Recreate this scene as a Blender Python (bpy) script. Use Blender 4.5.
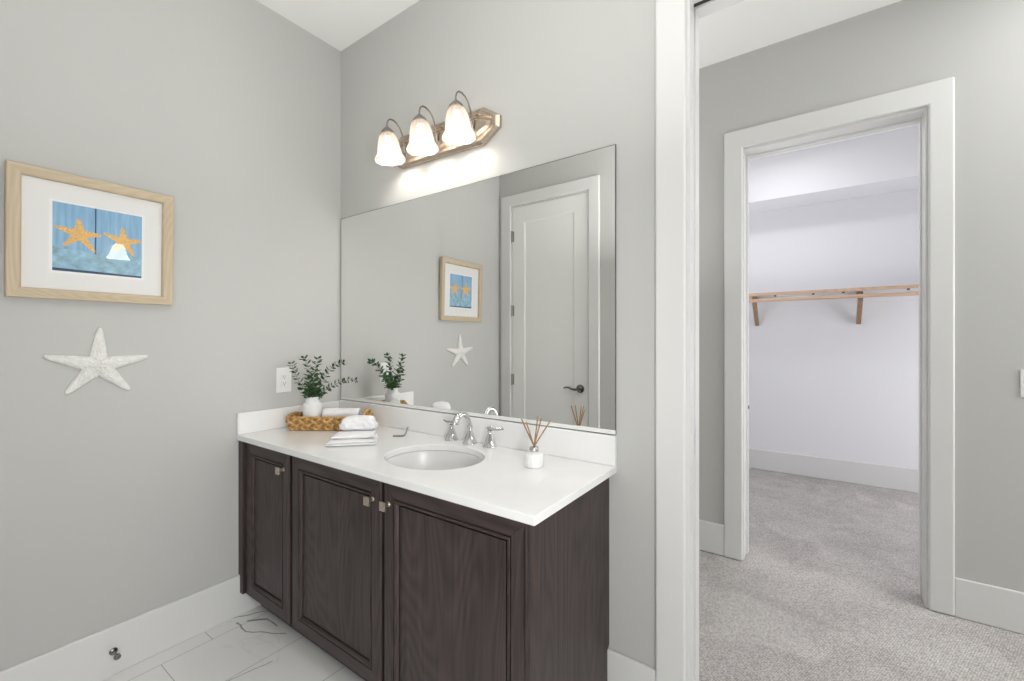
import bpy, bmesh, math, random
from mathutils import Vector, Matrix, noise

for o in list(bpy.data.objects):
    bpy.data.objects.remove(o, do_unlink=True)
S = bpy.context.scene
COL = S.collection
PI = math.pi

# ---------------------------------------------------------------- camera
cam = bpy.data.cameras.new('camera')
cam.sensor_fit = 'HORIZONTAL'; cam.sensor_width = 36.0
cam.lens = 435.0 / 1024 * 36.0
cam.clip_start = 0.01
co = bpy.data.objects.new('camera', cam); COL.objects.link(co)
co.location = (2.338, -1.538, 1.35)
co.rotation_euler = (PI / 2, 0, math.radians(35.162))
S.camera = co

# ---------------------------------------------------------------- world, lights, exposure
w = bpy.data.worlds.new('world'); S.world = w; w.use_nodes = True
w.node_tree.nodes['Background'].inputs[0].default_value = (0.9, 0.95, 1, 1)
w.node_tree.nodes['Background'].inputs[1].default_value = 0.3
S.view_settings.view_transform = 'Standard'; S.view_settings.look = 'None'
S.view_settings.exposure = 0.0; S.view_settings.gamma = 1.0
S.view_settings.use_curve_mapping = False
S.cycles.use_denoising = True
S.cycles.denoiser = 'OPENIMAGEDENOISE'
S.cycles.max_bounces = 12; S.cycles.diffuse_bounces = 6; S.cycles.glossy_bounces = 6
S.cycles.transparent_max_bounces = 12
S.cycles.caustics_reflective = True; S.cycles.caustics_refractive = False
S.cycles.blur_glossy = 0.3
S.cycles.sample_clamp_indirect = 8.0
S.cycles.use_adaptive_sampling = False

H = 3.08      # ceiling height


def area(name, loc, sx, sy, power, color=(1, 1, 1), rot=(0, 0, 0)):
    l = bpy.data.lights.new(name, 'AREA'); l.shape = 'RECTANGLE'
    l.size = sx; l.size_y = sy; l.energy = power; l.color = color
    o = bpy.data.objects.new(name, l); COL.objects.link(o)
    o.location = loc; o.rotation_euler = rot
    return o


UP = (PI, 0, 0)
WEST = (0, math.radians(90), 0)     # facing -x
area('ceiling_fill_bath', (2.55, -0.85, H - 0.03), 0.7, 0.7, 3.3, (1.0, 0.995, 0.99))  # added fill under the bath ceiling, no lamp known there
area('bounce_fill_bath', (1.75, -1.20, 1.95), 0.7, 0.5, 16, (1.0, 0.995, 0.99), UP)  # upward fill added to brighten the bath ceiling
area('side_fill_bath', (3.03, -2.20, 0.75), 0.7, 1.0, 14, (0.985, 0.995, 1.0), WEST)  # added side fill from the alcove, no window known there
area('west_fill', (2.6, -1.30, 1.30), 0.3, 0.3, 16, (1.0, 1.0, 1.0), WEST)  # fill added near the camera to lift the west wall
area('ceiling_fill_hall', (3.9, 0.75, H - 0.03), 1.6, 0.7, 21, (1.0, 0.995, 0.99))  # added fill that evens out the hall, not a known lamp
area('bounce_fill_hall', (1.1, 0.75, 1.6), 0.5, 0.5, 7, (1.0, 0.995, 0.99), UP)  # upward fill added for the hall ceiling
area('side_fill_hall', (6.05, 0.75, 1.35), 1.8, 1.1, 52, (0.985, 0.995, 1.0), WEST)  # side fill added at the unseen end of the hall
area('ceiling_light_closet', (2.1, 2.5, H - 0.03), 0.35, 0.25, 7, (0.99, 0.99, 1.0))
area('bounce_fill_closet', (1.35, 2.5, 1.3), 0.5, 0.8, 5.5, (0.99, 0.99, 1.0), UP)  # upward fill added out of view in the closet
area('side_fill_closet', (4.17, 2.5, 1.0), 1.4, 1.4, 19, (0.99, 0.99, 1.0), WEST)  # unseen side fill added to brighten the closet walls


# ---------------------------------------------------------------- materials
def new_mat(name):
    m = bpy.data.materials.new(name); m.use_nodes = True
    nt = m.node_tree
    return m, nt, nt.nodes['Principled BSDF']


def mat(name, color, rough=0.5, metal=0.0, spec=0.5, coat=0.0, bump=None, var=None):
    """bump=(scale, strength, distance); var=(scale, amount) colour mottling"""
    m, nt, b = new_mat(name)
    b.inputs['Base Color'].default_value = (*color, 1)
    b.inputs['Roughness'].default_value = rough
    b.inputs['Metallic'].default_value = metal
    b.inputs['Specular IOR Level'].default_value = spec
    b.inputs['Coat Weight'].default_value = coat
    N, L = nt.nodes, nt.links
    tc = N.new('ShaderNodeTexCoord')
    if bump:
        n = N.new('ShaderNodeTexNoise'); n.inputs['Scale'].default_value = bump[0]
        n.inputs['Detail'].default_value = 4
        L.new(tc.outputs['Object'], n.inputs['Vector'])
        bp = N.new('ShaderNodeBump'); bp.inputs['Strength'].default_value = bump[1]
        bp.inputs['Distance'].default_value = bump[2]
        L.new(n.outputs['Fac'], bp.inputs['Height']); L.new(bp.outputs['Normal'], b.inputs['Normal'])
    if var:
        n = N.new('ShaderNodeTexNoise'); n.inputs['Scale'].default_value = var[0]
        n.inputs['Detail'].default_value = 5
        L.new(tc.outputs['Object'], n.inputs['Vector'])
        r = N.new('ShaderNodeValToRGB')
        a = var[1]
        r.color_ramp.elements[0].position = 0.3; r.color_ramp.elements[1].position = 0.7
        r.color_ramp.elements[0].color = (*[c * (1 - a) for c in color], 1)
        r.color_ramp.elements[1].color = (*[min(1, c * (1 + a)) for c in color], 1)
        L.new(n.outputs['Fac'], r.inputs['Fac']); L.new(r.outputs['Color'], b.inputs['Base Color'])
    return m


def emit(name, color, strength):
    m, nt, b = new_mat(name)
    b.inputs['Base Color'].default_value = (*color, 1)
    b.inputs['Emission Color'].default_value = (*color, 1)
    b.inputs['Emission Strength'].default_value = strength
    return m


M = {}
M['wall'] = mat('wall_paint', (0.520, 0.520, 0.503), 0.75, bump=(260, 0.05, 0.002))
M['ceiling'] = mat('ceiling_paint', (0.90, 0.90, 0.885), 0.8, bump=(200, 0.04, 0.002))
M['closet'] = mat('closet_paint', (0.80, 0.80, 0.825), 0.7, bump=(200, 0.04, 0.002))
M['trim'] = mat('trim_paint', (0.715, 0.715, 0.705), 0.28, var=(3, 0.006))
M['doorpaint'] = mat('door_paint', (0.84, 0.84, 0.825), 0.35, bump=(60, 0.02, 0.002))
M['counter'] = mat('white_quartz', (0.83, 0.83, 0.825), 0.14, spec=0.5, var=(9, 0.02))
M['ceramic'] = mat('white_ceramic', (0.69, 0.69, 0.685), 0.32, spec=0.55, var=(5, 0.01))
M['pot'] = mat('matte_white_ceramic', (0.80, 0.80, 0.80), 0.45, var=(20, 0.02))
M['plastic'] = mat('white_plastic', (0.82, 0.82, 0.81), 0.3, var=(20, 0.01))
M['chrome'] = mat('chrome', (0.72, 0.72, 0.73), 0.08, metal=1.0, var=(8, 0.03))
M['nickel'] = mat('brushed_nickel', (0.56, 0.47, 0.38), 0.24, metal=1.0, var=(40, 0.08), bump=(120, 0.05, 0.001))
M['nickel_arm'] = mat('satin_nickel', (0.30, 0.28, 0.26), 0.32, metal=1.0, var=(40, 0.08))
M['knob'] = mat('antique_pewter', (0.55, 0.48, 0.40), 0.38, metal=1.0, var=(150, 0.15), bump=(200, 0.1, 0.001))
M['darkmetal'] = mat('dark_nickel', (0.22, 0.21, 0.20), 0.22, metal=1.0, var=(30, 0.1))
M['hinge'] = mat('hinge_metal', (0.33, 0.32, 0.30), 0.35, metal=1.0, var=(30, 0.1))
M['dark'] = mat('dark_gap', (0.03, 0.03, 0.03), 0.7, var=(30, 0.1))
M['towel'] = mat('white_terry', (0.86, 0.855, 0.87), 0.95, spec=0.1, bump=(420, 0.55, 0.004), var=(35, 0.03))
M['star'] = mat('white_resin', (0.78, 0.77, 0.74), 0.8, bump=(180, 0.5, 0.003), var=(60, 0.07))
M['mat_board'] = mat('mat_board', (0.80, 0.79, 0.775), 0.8, bump=(400, 0.05, 0.001))
M['bevel'] = mat('mat_bevel', (0.86, 0.86, 0.85), 0.7, var=(80, 0.01))
M['leaf'] = mat('eucalyptus_leaf', (0.035, 0.095, 0.028), 0.5, var=(60, 0.45))
M['stem'] = mat('plant_stem', (0.10, 0.14, 0.05), 0.6, var=(60, 0.2))
M['reed'] = mat('reed_wood', (0.33, 0.20, 0.11), 0.7, var=(90, 0.25))
M['rubber'] = mat('grey_rubber', (0.13, 0.125, 0.12), 0.5, var=(60, 0.1))
M['collar'] = mat('silver_collar', (0.62, 0.60, 0.57), 0.25, metal=1.0, var=(60, 0.05))
M['orange_star'] = mat('orange_starfish_print', (0.78, 0.47, 0.16), 0.7, var=(220, 0.30))


def wood(name, c1, c2, grain_axis, scale=1.0, rough=0.45, bump=0.10, dist=3.0, fine=1.9):
    """grain runs along grain_axis (0,1,2) in object space"""
    m, nt, b = new_mat(name); N, L = nt.nodes, nt.links
    tc = N.new('ShaderNodeTexCoord'); mp = N.new('ShaderNodeMapping')
    sc = [60 * scale] * 3; sc[grain_axis] = 1.6 * scale
    mp.inputs['Scale'].default_value = sc
    L.new(tc.outputs['Object'], mp.inputs['Vector'])
    n = N.new('ShaderNodeTexNoise'); n.inputs['Scale'].default_value = 1.0
    n.inputs['Detail'].default_value = 6; n.inputs['Distortion'].default_value = 0.6
    L.new(mp.outputs['Vector'], n.inputs['Vector'])
    # cathedral rings
    mp2 = N.new('ShaderNodeMapping'); sc2 = [3.2 * scale] * 3; sc2[grain_axis] = 0.45 * scale
    mp2.inputs['Scale'].default_value = sc2; L.new(tc.outputs['Object'], mp2.inputs['Vector'])
    n2 = N.new('ShaderNodeTexNoise'); n2.inputs['Scale'].default_value = 1.0; n2.inputs['Detail'].default_value = 1.5
    L.new(mp2.outputs['Vector'], n2.inputs['Vector'])
    mu = N.new('ShaderNodeMath'); mu.operation = 'MULTIPLY'; mu.inputs[1].default_value = 26 * fine
    L.new(n2.outputs['Fac'], mu.inputs[0])
    fr = N.new('ShaderNodeMath'); fr.operation = 'FRACT'; L.new(mu.outputs[0], fr.inputs[0])
    pg = N.new('ShaderNodeMath'); pg.operation = 'PINGPONG'; pg.inputs[1].default_value = 0.5
    L.new(mu.outputs[0], pg.inputs[0])
    mix = N.new('ShaderNodeMath'); mix.operation = 'MULTIPLY_ADD'; mix.inputs[1].default_value = 0.60
    L.new(pg.outputs[0], mix.inputs[0]); L.new(n.outputs['Fac'], mix.inputs[2])
    r = N.new('ShaderNodeValToRGB')
    r.color_ramp.elements[0].position = 0.38; r.color_ramp.elements[1].position = 0.95
    r.color_ramp.elements[0].color = (*c1, 1); r.color_ramp.elements[1].color = (*c2, 1)
    L.new(mix.outputs[0], r.inputs['Fac']); L.new(r.outputs['Color'], b.inputs['Base Color'])
    bp = N.new('ShaderNodeBump'); bp.inputs['Strength'].default_value = bump; bp.inputs['Distance'].default_value = 0.002
    L.new(mix.outputs[0], bp.inputs['Height']); L.new(bp.outputs['Normal'], b.inputs['Normal'])
    b.inputs['Roughness'].default_value = rough
    return m


M['cab_v'] = wood('espresso_wood_upright', (0.0185, 0.0108, 0.0105), (0.063, 0.0415, 0.040), 2)
M['cab_h'] = wood('espresso_wood_across', (0.0185, 0.0108, 0.0105), (0.063, 0.0415, 0.040), 0)
M['toe'] = mat('toe_kick_wood', (0.02, 0.016, 0.016), 0.6, var=(20, 0.2))
M['oak'] = wood('light_oak_frame', (0.50, 0.40, 0.27), (0.60, 0.50, 0.36), 1, 1.4, 0.5, 0.03)
M['oak_v'] = wood('light_oak_upright', (0.50, 0.40, 0.27), (0.60, 0.50, 0.36), 2, 1.4, 0.5, 0.03)
M['pine'] = wood('pine_shelf_edge', (0.50, 0.34, 0.22), (0.68, 0.50, 0.36), 0, 1.2, 0.5, 0.05)
M['bracket'] = wood('brown_bracket_wood', (0.25, 0.15, 0.09), (0.40, 0.26, 0.17), 2, 1.2, 0.5, 0.05)


def carpet_mat():
    m, nt, b = new_mat('grey_loop_carpet'); N, L = nt.nodes, nt.links
    tc = N.new('ShaderNodeTexCoord')
    mp = N.new('ShaderNodeMapping'); mp.inputs['Rotation'].default_value = (0, 0, 0.35)
    L.new(tc.outputs['Object'], mp.inputs['Vector'])
    v = N.new('ShaderNodeTexVoronoi'); v.inputs['Scale'].default_value = 125; v.inputs['Randomness'].default_value = 0.45
    L.new(mp.outputs['Vector'], v.inputs['Vector'])
    n = N.new('ShaderNodeTexNoise'); n.inputs['Scale'].default_value = 3.2; n.inputs['Detail'].default_value = 5
    n.inputs['Distortion'].default_value = 1.2
    L.new(tc.outputs['Object'], n.inputs['Vector'])
    n3 = N.new('ShaderNodeTexNoise'); n3.inputs['Scale'].default_value = 60; n3.inputs['Detail'].default_value = 3
    L.new(tc.outputs['Object'], n3.inputs['Vector'])
    a = N.new('ShaderNodeMath'); a.operation = 'MULTIPLY_ADD'; a.inputs[1].default_value = 0.55
    L.new(n3.outputs['Fac'], a.inputs[0]); L.new(n.outputs['Fac'], a.inputs[2])
    r = N.new('ShaderNodeValToRGB')
    r.color_ramp.elements[0].position = 0.5; r.color_ramp.elements[1].position = 1.05
    r.color_ramp.elements[0].color = (0.50, 0.475, 0.46, 1); r.color_ramp.elements[1].color = (0.68, 0.655, 0.635, 1)
    L.new(a.outputs[0], r.inputs['Fac'])
    r2 = N.new('ShaderNodeValToRGB')
    r2.color_ramp.elements[0].position = 0.15; r2.color_ramp.elements[1].position = 0.75
    r2.color_ramp.elements[0].color = (1.12, 1.12, 1.12, 1); r2.color_ramp.elements[1].color = (0.52, 0.51, 0.51, 1)
    L.new(v.outputs['Distance'], r2.inputs['Fac'])
    mx = N.new('ShaderNodeMix'); mx.data_type = 'RGBA'; mx.blend_type = 'MULTIPLY'; mx.inputs[0].default_value = 1
    L.new(r.outputs['Color'], mx.inputs[6]); L.new(r2.outputs['Color'], mx.inputs[7])
    def mm(op, a_, b_=None, c_=None, clamp=False):
        n_ = N.new('ShaderNodeMath'); n_.operation = op; n_.use_clamp = clamp
        for i_, v_ in enumerate((a_, b_, c_)):
            if v_ is None: continue
            if isinstance(v_, (int, float)): n_.inputs[i_].default_value = v_
            else: L.new(v_, n_.inputs[i_])
        return n_.outputs[0]
    sp = N.new('ShaderNodeSeparateXYZ'); L.new(tc.outputs['Object'], sp.inputs[0])
    tot = None
    # vacuum-cleaner strokes: pile brushed the other way in tapering wedges
    for (ax_, ay_, wd_, ln_, sl_) in ((2.18, 3.40, 0.05, 0.16, 0.3), (2.34, 3.36, 0.07, 0.30, 0.35), (2.60, 3.34, 0.10, 0.30, 0.4), (2.84, 3.33, 0.10, 0.34, 0.45)):
        t_ = mm('DIVIDE', mm('SUBTRACT', ay_, sp.outputs[1]), ln_)          # 0 at the tip, 1 at the base
        cx_ = mm('ADD', ax_, mm('MULTIPLY', t_, sl_ * 0.25))
        dx__ = mm('ABSOLUTE', mm('SUBTRACT', sp.outputs[0], cx_))
        ins = mm('MULTIPLY_ADD', mm('SUBTRACT', mm('MULTIPLY', t_, wd_), dx__), 60.0, 0.0, clamp=True)
        end = mm('MULTIPLY', mm('SUBTRACT', 1.0, t_), 3.0, clamp=True)
        w_ = mm('MULTIPLY', ins, end)
        tot = w_ if tot is None else mm('MAXIMUM', tot, w_)
    mk = N.new('ShaderNodeMix'); mk.data_type = 'RGBA'; mk.blend_type = 'MULTIPLY'; mk.inputs[7].default_value = (1.16, 1.15, 1.14, 1)
    L.new(tot, mk.inputs[0]); L.new(mx.outputs[2], mk.inputs[6]); L.new(mk.outputs[2], b.inputs['Base Color'])
    b.inputs['Roughness'].default_value = 0.95; b.inputs['Specular IOR Level'].default_value = 0.1
    bp = N.new('ShaderNodeBump'); bp.inputs['Strength'].default_value = 0.6; bp.inputs['Distance'].default_value = 0.004
    bp.invert = True
    L.new(v.outputs['Distance'], bp.inputs['Height']); L.new(bp.outputs['Normal'], b.inputs['Normal'])
    return m


M['carpet'] = carpet_mat()
M['carpet_mark'] = None


def tile_mat():
    m, nt, b = new_mat('marble_look_tile'); N, L = nt.nodes, nt.links

    def math_(op, a, bb=None, c=None, clamp=False):
        n = N.new('ShaderNodeMath'); n.operation = op; n.use_clamp = clamp
        for i, v in enumerate((a, bb, c)):
            if v is None: continue
            if isinstance(v, (int, float)): n.inputs[i].default_value = v
            else: L.new(v, n.inputs[i])
        return n.outputs[0]
    tc = N.new('ShaderNodeTexCoord')
    sep = N.new('ShaderNodeSeparateXYZ'); L.new(tc.outputs['Object'], sep.inputs[0])
    X, Y = sep.outputs[0], sep.outputs[1]
    TW, TL = 0.316, 0.63
    u = math_('DIVIDE', math_('SUBTRACT', X, 0.100), TW)
    colm = math_('FLOOR', u)
    fx = math_('SUBTRACT', u, colm)
    par = math_('FLOORED_MODULO', colm, 2.0)          # 1 for column left of x=.10
    yy = math_('ADD', math_('DIVIDE', math_('ADD', Y, 0.710), TL), math_('MULTIPLY', math_('ADD', colm, 1.0), 0.3))
    fy = math_('SUBTRACT', yy, math_('FLOOR', yy))
    ex = math_('MULTIPLY', math_('MINIMUM', fx, math_('SUBTRACT', 1.0, fx)), TW)
    ey = math_('MULTIPLY', math_('MINIMUM', fy, math_('SUBTRACT', 1.0, fy)), TL)
    e = math_('MINIMUM', ex, ey)
    grout = math_('SUBTRACT', 1.0, math_('DIVIDE', math_('SUBTRACT', e, 0.0006), 0.0012), clamp=True)
    # warped coordinates for the veins
    nz = N.new('ShaderNodeTexNoise'); nz.inputs['Scale'].default_value = 9; nz.inputs['Detail'].default_value = 5
    L.new(tc.outputs['Object'], nz.inputs['Vector'])
    sv = N.new('ShaderNodeSeparateColor'); L.new(nz.outputs['Color'], sv.inputs[0])
    WX = math_('ADD', X, math_('MULTIPLY', math_('SUBTRACT', sv.outputs[0], 0.5), 0.035))
    WY = math_('ADD', Y, math_('MULTIPLY', math_('SUBTRACT', sv.outputs[1], 0.5), 0.035))

    def seg(x0, y0, x1, y1, wd):
        dx, dy = x1 - x0, y1 - y0; l2 = dx * dx + dy * dy
        px = math_('SUBTRACT', WX, x0); py = math_('SUBTRACT', WY, y0)
        t = math_('DIVIDE', math_('ADD', math_('MULTIPLY', px, dx), math_('MULTIPLY', py, dy)), l2, clamp=True)
        qx = math_('SUBTRACT', px, math_('MULTIPLY', t, dx)); qy = math_('SUBTRACT', py, math_('MULTIPLY', t, dy))
        d = math_('SQRT', math_('ADD', math_('MULTIPLY', qx, qx), math_('MULTIPLY', qy, qy)))
        return math_('SUBTRACT', 1.0, math_('DIVIDE', d, wd), clamp=True)
    vein = None
    for s in [(0.06, -0.60, 0.17, -0.60, .006), (0.17, -0.60, 0.33, -0.50, .0045), (0.09, -0.56, 0.15, -0.50, .010),
              (0.15, -0.50, 0.24, -0.495, .005), (0.02, -0.57, 0.09, -0.46, .005), (-0.02, -0.66, 0.02, -0.57, .004),
              (0.42, -0.80, 0.46, -0.62, .003)]:
        o = seg(*s)
        vein = o if vein is None else math_('MAXIMUM', vein, o)
    # long faint veins elsewhere
    nz2 = N.new('ShaderNodeTexNoise'); nz2.inputs['Scale'].default_value = 1.7; nz2.inputs['Detail'].default_value = 4
    nz2.inputs['Distortion'].default_value = 0.8; L.new(tc.outputs['Object'], nz2.inputs['Vector'])
    d2 = math_('ABSOLUTE', math_('SUBTRACT', nz2.outputs['Fac'], 0.55))
    v2 = math_('MULTIPLY', math_('SUBTRACT', 1.0, math_('DIVIDE', d2, 0.006), clamp=True), 0.10)
    vein = math_('MAXIMUM', vein, v2)
    r = N.new('ShaderNodeMix'); r.data_type = 'RGBA'
    r.inputs[6].default_value = (0.82, 0.82, 0.81, 1); r.inputs[7].default_value = (0.13, 0.13, 0.13, 1)
    L.new(vein, r.inputs[0])
    g = N.new('ShaderNodeMix'); g.data_type = 'RGBA'; g.inputs[7].default_value = (0.30, 0.30, 0.29, 1)
    L.new(grout, g.inputs[0]); L.new(r.outputs[2], g.inputs[6])
    L.new(g.outputs[2], b.inputs['Base Color'])
    b.inputs['Roughness'].default_value = 0.32
    return m


M['tile'] = tile_mat()


def weave_mat(k=1.0):
    m, nt, b = new_mat('dried_grass_weave'); N, L = nt.nodes, nt.links
    tc = N.new('ShaderNodeTexCoord'); n = N.new('ShaderNodeTexNoise')
    n.inputs['Scale'].default_value = 45; n.inputs['Detail'].default_value = 5
    L.new(tc.outputs['Object'], n.inputs['Vector'])
    r = N.new('ShaderNodeValToRGB')
    r.color_ramp.elements[0].position = 0.32; r.color_ramp.elements[1].position = 0.68
    r.color_ramp.elements[0].color = (0.40 * k, 0.21 * k, 0.065 * k, 1); r.color_ramp.elements[1].color = (0.62 * k, 0.39 * k, 0.155 * k, 1)
    L.new(n.outputs['Fac'], r.inputs['Fac']); L.new(r.outputs['Color'], b.inputs['Base Color'])
    b.inputs['Roughness'].default_value = 0.7
    return m


M['weave'] = weave_mat(); M['weave_pale'] = weave_mat(1.35); M['weave_dark'] = weave_mat(0.62)


def paper_blue():
    m, nt, b = new_mat('blue_board_print'); N, L = nt.nodes, nt.links
    tc = N.new('ShaderNodeTexCoord'); mp = N.new('ShaderNodeMapping')
    mp.inputs['Scale'].default_value = (1, 60, 5); L.new(tc.outputs['Object'], mp.inputs['Vector'])
    n = N.new('ShaderNodeTexNoise'); n.inputs['Scale'].default_value = 1.5; n.inputs['Detail'].default_value = 4
    L.new(mp.outputs['Vector'], n.inputs['Vector'])
    r = N.new('ShaderNodeValToRGB')
    r.color_ramp.elements[0].position = 0.3; r.color_ramp.elements[1].position = 0.75
    r.color_ramp.elements[0].color = (0.19, 0.38, 0.58, 1); r.color_ramp.elements[1].color = (0.33, 0.55, 0.74, 1)
    L.new(n.outputs['Fac'], r.inputs['Fac']); L.new(r.outputs['Color'], b.inputs['Base Color'])
    b.inputs['Roughness'].default_value = 0.6
    return m


M['blue'] = paper_blue()
M['blue_cloth'] = mat('pale_blue_cloth_print', (0.29, 0.48, 0.60), 0.7, var=(38, 0.28))
M['blue_line'] = mat('dark_blue_print', (0.03, 0.07, 0.13), 0.7, var=(60, 0.2))


def pane_mat():
    m = bpy.data.materials.new('picture_glass'); m.use_nodes = True; nt = m.node_tree; N, L = nt.nodes, nt.links
    N.clear()
    out = N.new('ShaderNodeOutputMaterial'); t = N.new('ShaderNodeBsdfTransparent'); g = N.new('ShaderNodeBsdfGlossy')
    g.inputs['Roughness'].default_value = 0.0; f = N.new('ShaderNodeFresnel'); f.inputs['IOR'].default_value = 1.5
    mx = N.new('ShaderNodeMixShader'); gm = N.new('ShaderNodeNewGeometry'); iv = N.new('ShaderNodeMath'); iv.operation = 'SUBTRACT'; iv.inputs[0].default_value = 1.0
    L.new(gm.outputs['Backfacing'], iv.inputs[1]); mf = N.new('ShaderNodeMath'); mf.operation = 'MULTIPLY'
    L.new(f.outputs[0], mf.inputs[0]); L.new(iv.outputs[0], mf.inputs[1]); L.new(mf.outputs[0], mx.inputs[0]); L.new(t.outputs[0], mx.inputs[1])
    L.new(g.outputs[0], mx.inputs[2]); L.new(mx.outputs[0], out.inputs['Surface'])
    return m


M['pane'] = pane_mat()


def mirror_mat():
    m, nt, b = new_mat('mirror_silver')
    b.inputs['Base Color'].default_value = (0.90, 0.905, 0.90, 1); b.inputs['Metallic'].default_value = 1
    b.inputs['Roughness'].default_value = 0.0
    return m


M['mirror'] = mirror_mat()
M['mirror_edge'] = mat('mirror_edge', (0.16, 0.17, 0.16), 0.3, metal=0.5, var=(20, 0.05))


def shade_mat():
    """frosted white glass lit by the bulb inside: warmer towards the cap"""
    m, nt, b = new_mat('frosted_glass_shade'); N, L = nt.nodes, nt.links
    tc = N.new('ShaderNodeTexCoord'); sp = N.new('ShaderNodeSeparateXYZ'); L.new(tc.outputs['Object'], sp.inputs[0])
    wv = N.new('ShaderNodeTexWave'); wv.inputs['Scale'].default_value = 26; wv.inputs['Distortion'].default_value = 6
    L.new(tc.outputs['Object'], wv.inputs['Vector'])
    b.inputs['Base Color'].default_value = (0.30, 0.28, 0.26, 1)
    b.inputs['Roughness'].default_value = 0.25
    b.inputs['Transmission Weight'].default_value = 0.0
    r = N.new('ShaderNodeValToRGB')
    r.color_ramp.elements[0].position = 0.06; r.color_ramp.elements[1].position = 0.95
    r.color_ramp.elements[0].color = (1.0, 0.96, 0.90, 1); r.color_ramp.elements[1].color = (1.0, 0.70, 0.47, 1)
    e = r.color_ramp.elements.new(0.62); e.color = (1.0, 0.93, 0.83, 1)
    mr = N.new('ShaderNodeMapRange'); mr.inputs['From Min'].default_value = -0.15; mr.inputs['From Max'].default_value = 0.0
    L.new(sp.outputs[2], mr.inputs['Value']); L.new(mr.outputs[0], r.inputs['Fac'])
    L.new(r.outputs['Color'], b.inputs['Emission Color'])
    ms = N.new('ShaderNodeMapRange'); ms.inputs['From Min'].default_value = 0.35; ms.inputs['From Max'].default_value = 1.0
    ms.inputs['To Min'].default_value = 1.0; ms.inputs['To Max'].default_value = 0.42
    L.new(mr.outputs[0], ms.inputs['Value'])
    wm = N.new('ShaderNodeMapRange'); wm.inputs['To Min'].default_value = 0.85; wm.inputs['To Max'].default_value = 1.12
    L.new(wv.outputs['Fac'], wm.inputs['Value'])
    mu = N.new('ShaderNodeMath'); mu.operation = 'MULTIPLY'; L.new(ms.outputs[0], mu.inputs[0]); L.new(wm.outputs[0], mu.inputs[1])
    m2 = N.new('ShaderNodeMath'); m2.operation = 'MULTIPLY'; m2.inputs[1].default_value = SHADE_E
    L.new(mu.outputs[0], m2.inputs[0]); L.new(m2.outputs[0], b.inputs['Emission Strength'])
    # the glass lets part of the bulb's light straight through
    tr = N.new('ShaderNodeBsdfTransparent'); tr.inputs[0].default_value = (1.0, 0.95, 0.88, 1)
    ms_ = N.new('ShaderNodeMixShader'); ms_.inputs[0].default_value = 0.27
    out_ = [n for n in N if n.type == 'OUTPUT_MATERIAL'][0]
    L.new(b.outputs[0], ms_.inputs[1]); L.new(tr.outputs[0], ms_.inputs[2]); L.new(ms_.outputs[0], out_.inputs['Surface'])
    return m


SHADE_E = 0.66
M['shade'] = shade_mat()
M['bulb'] = emit('bulb_glow', (1.0, 0.95, 0.89), 62.0)
M['sconce_shade'] = emit('sconce_glow', (1.0, 0.96, 0.9), 16.0)


for k_ in ('shade', 'sconce_shade'):
    M[k_].cycles.emission_sampling = 'NONE'
M['bulb'].cycles.emission_sampling = 'FRONT'


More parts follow.
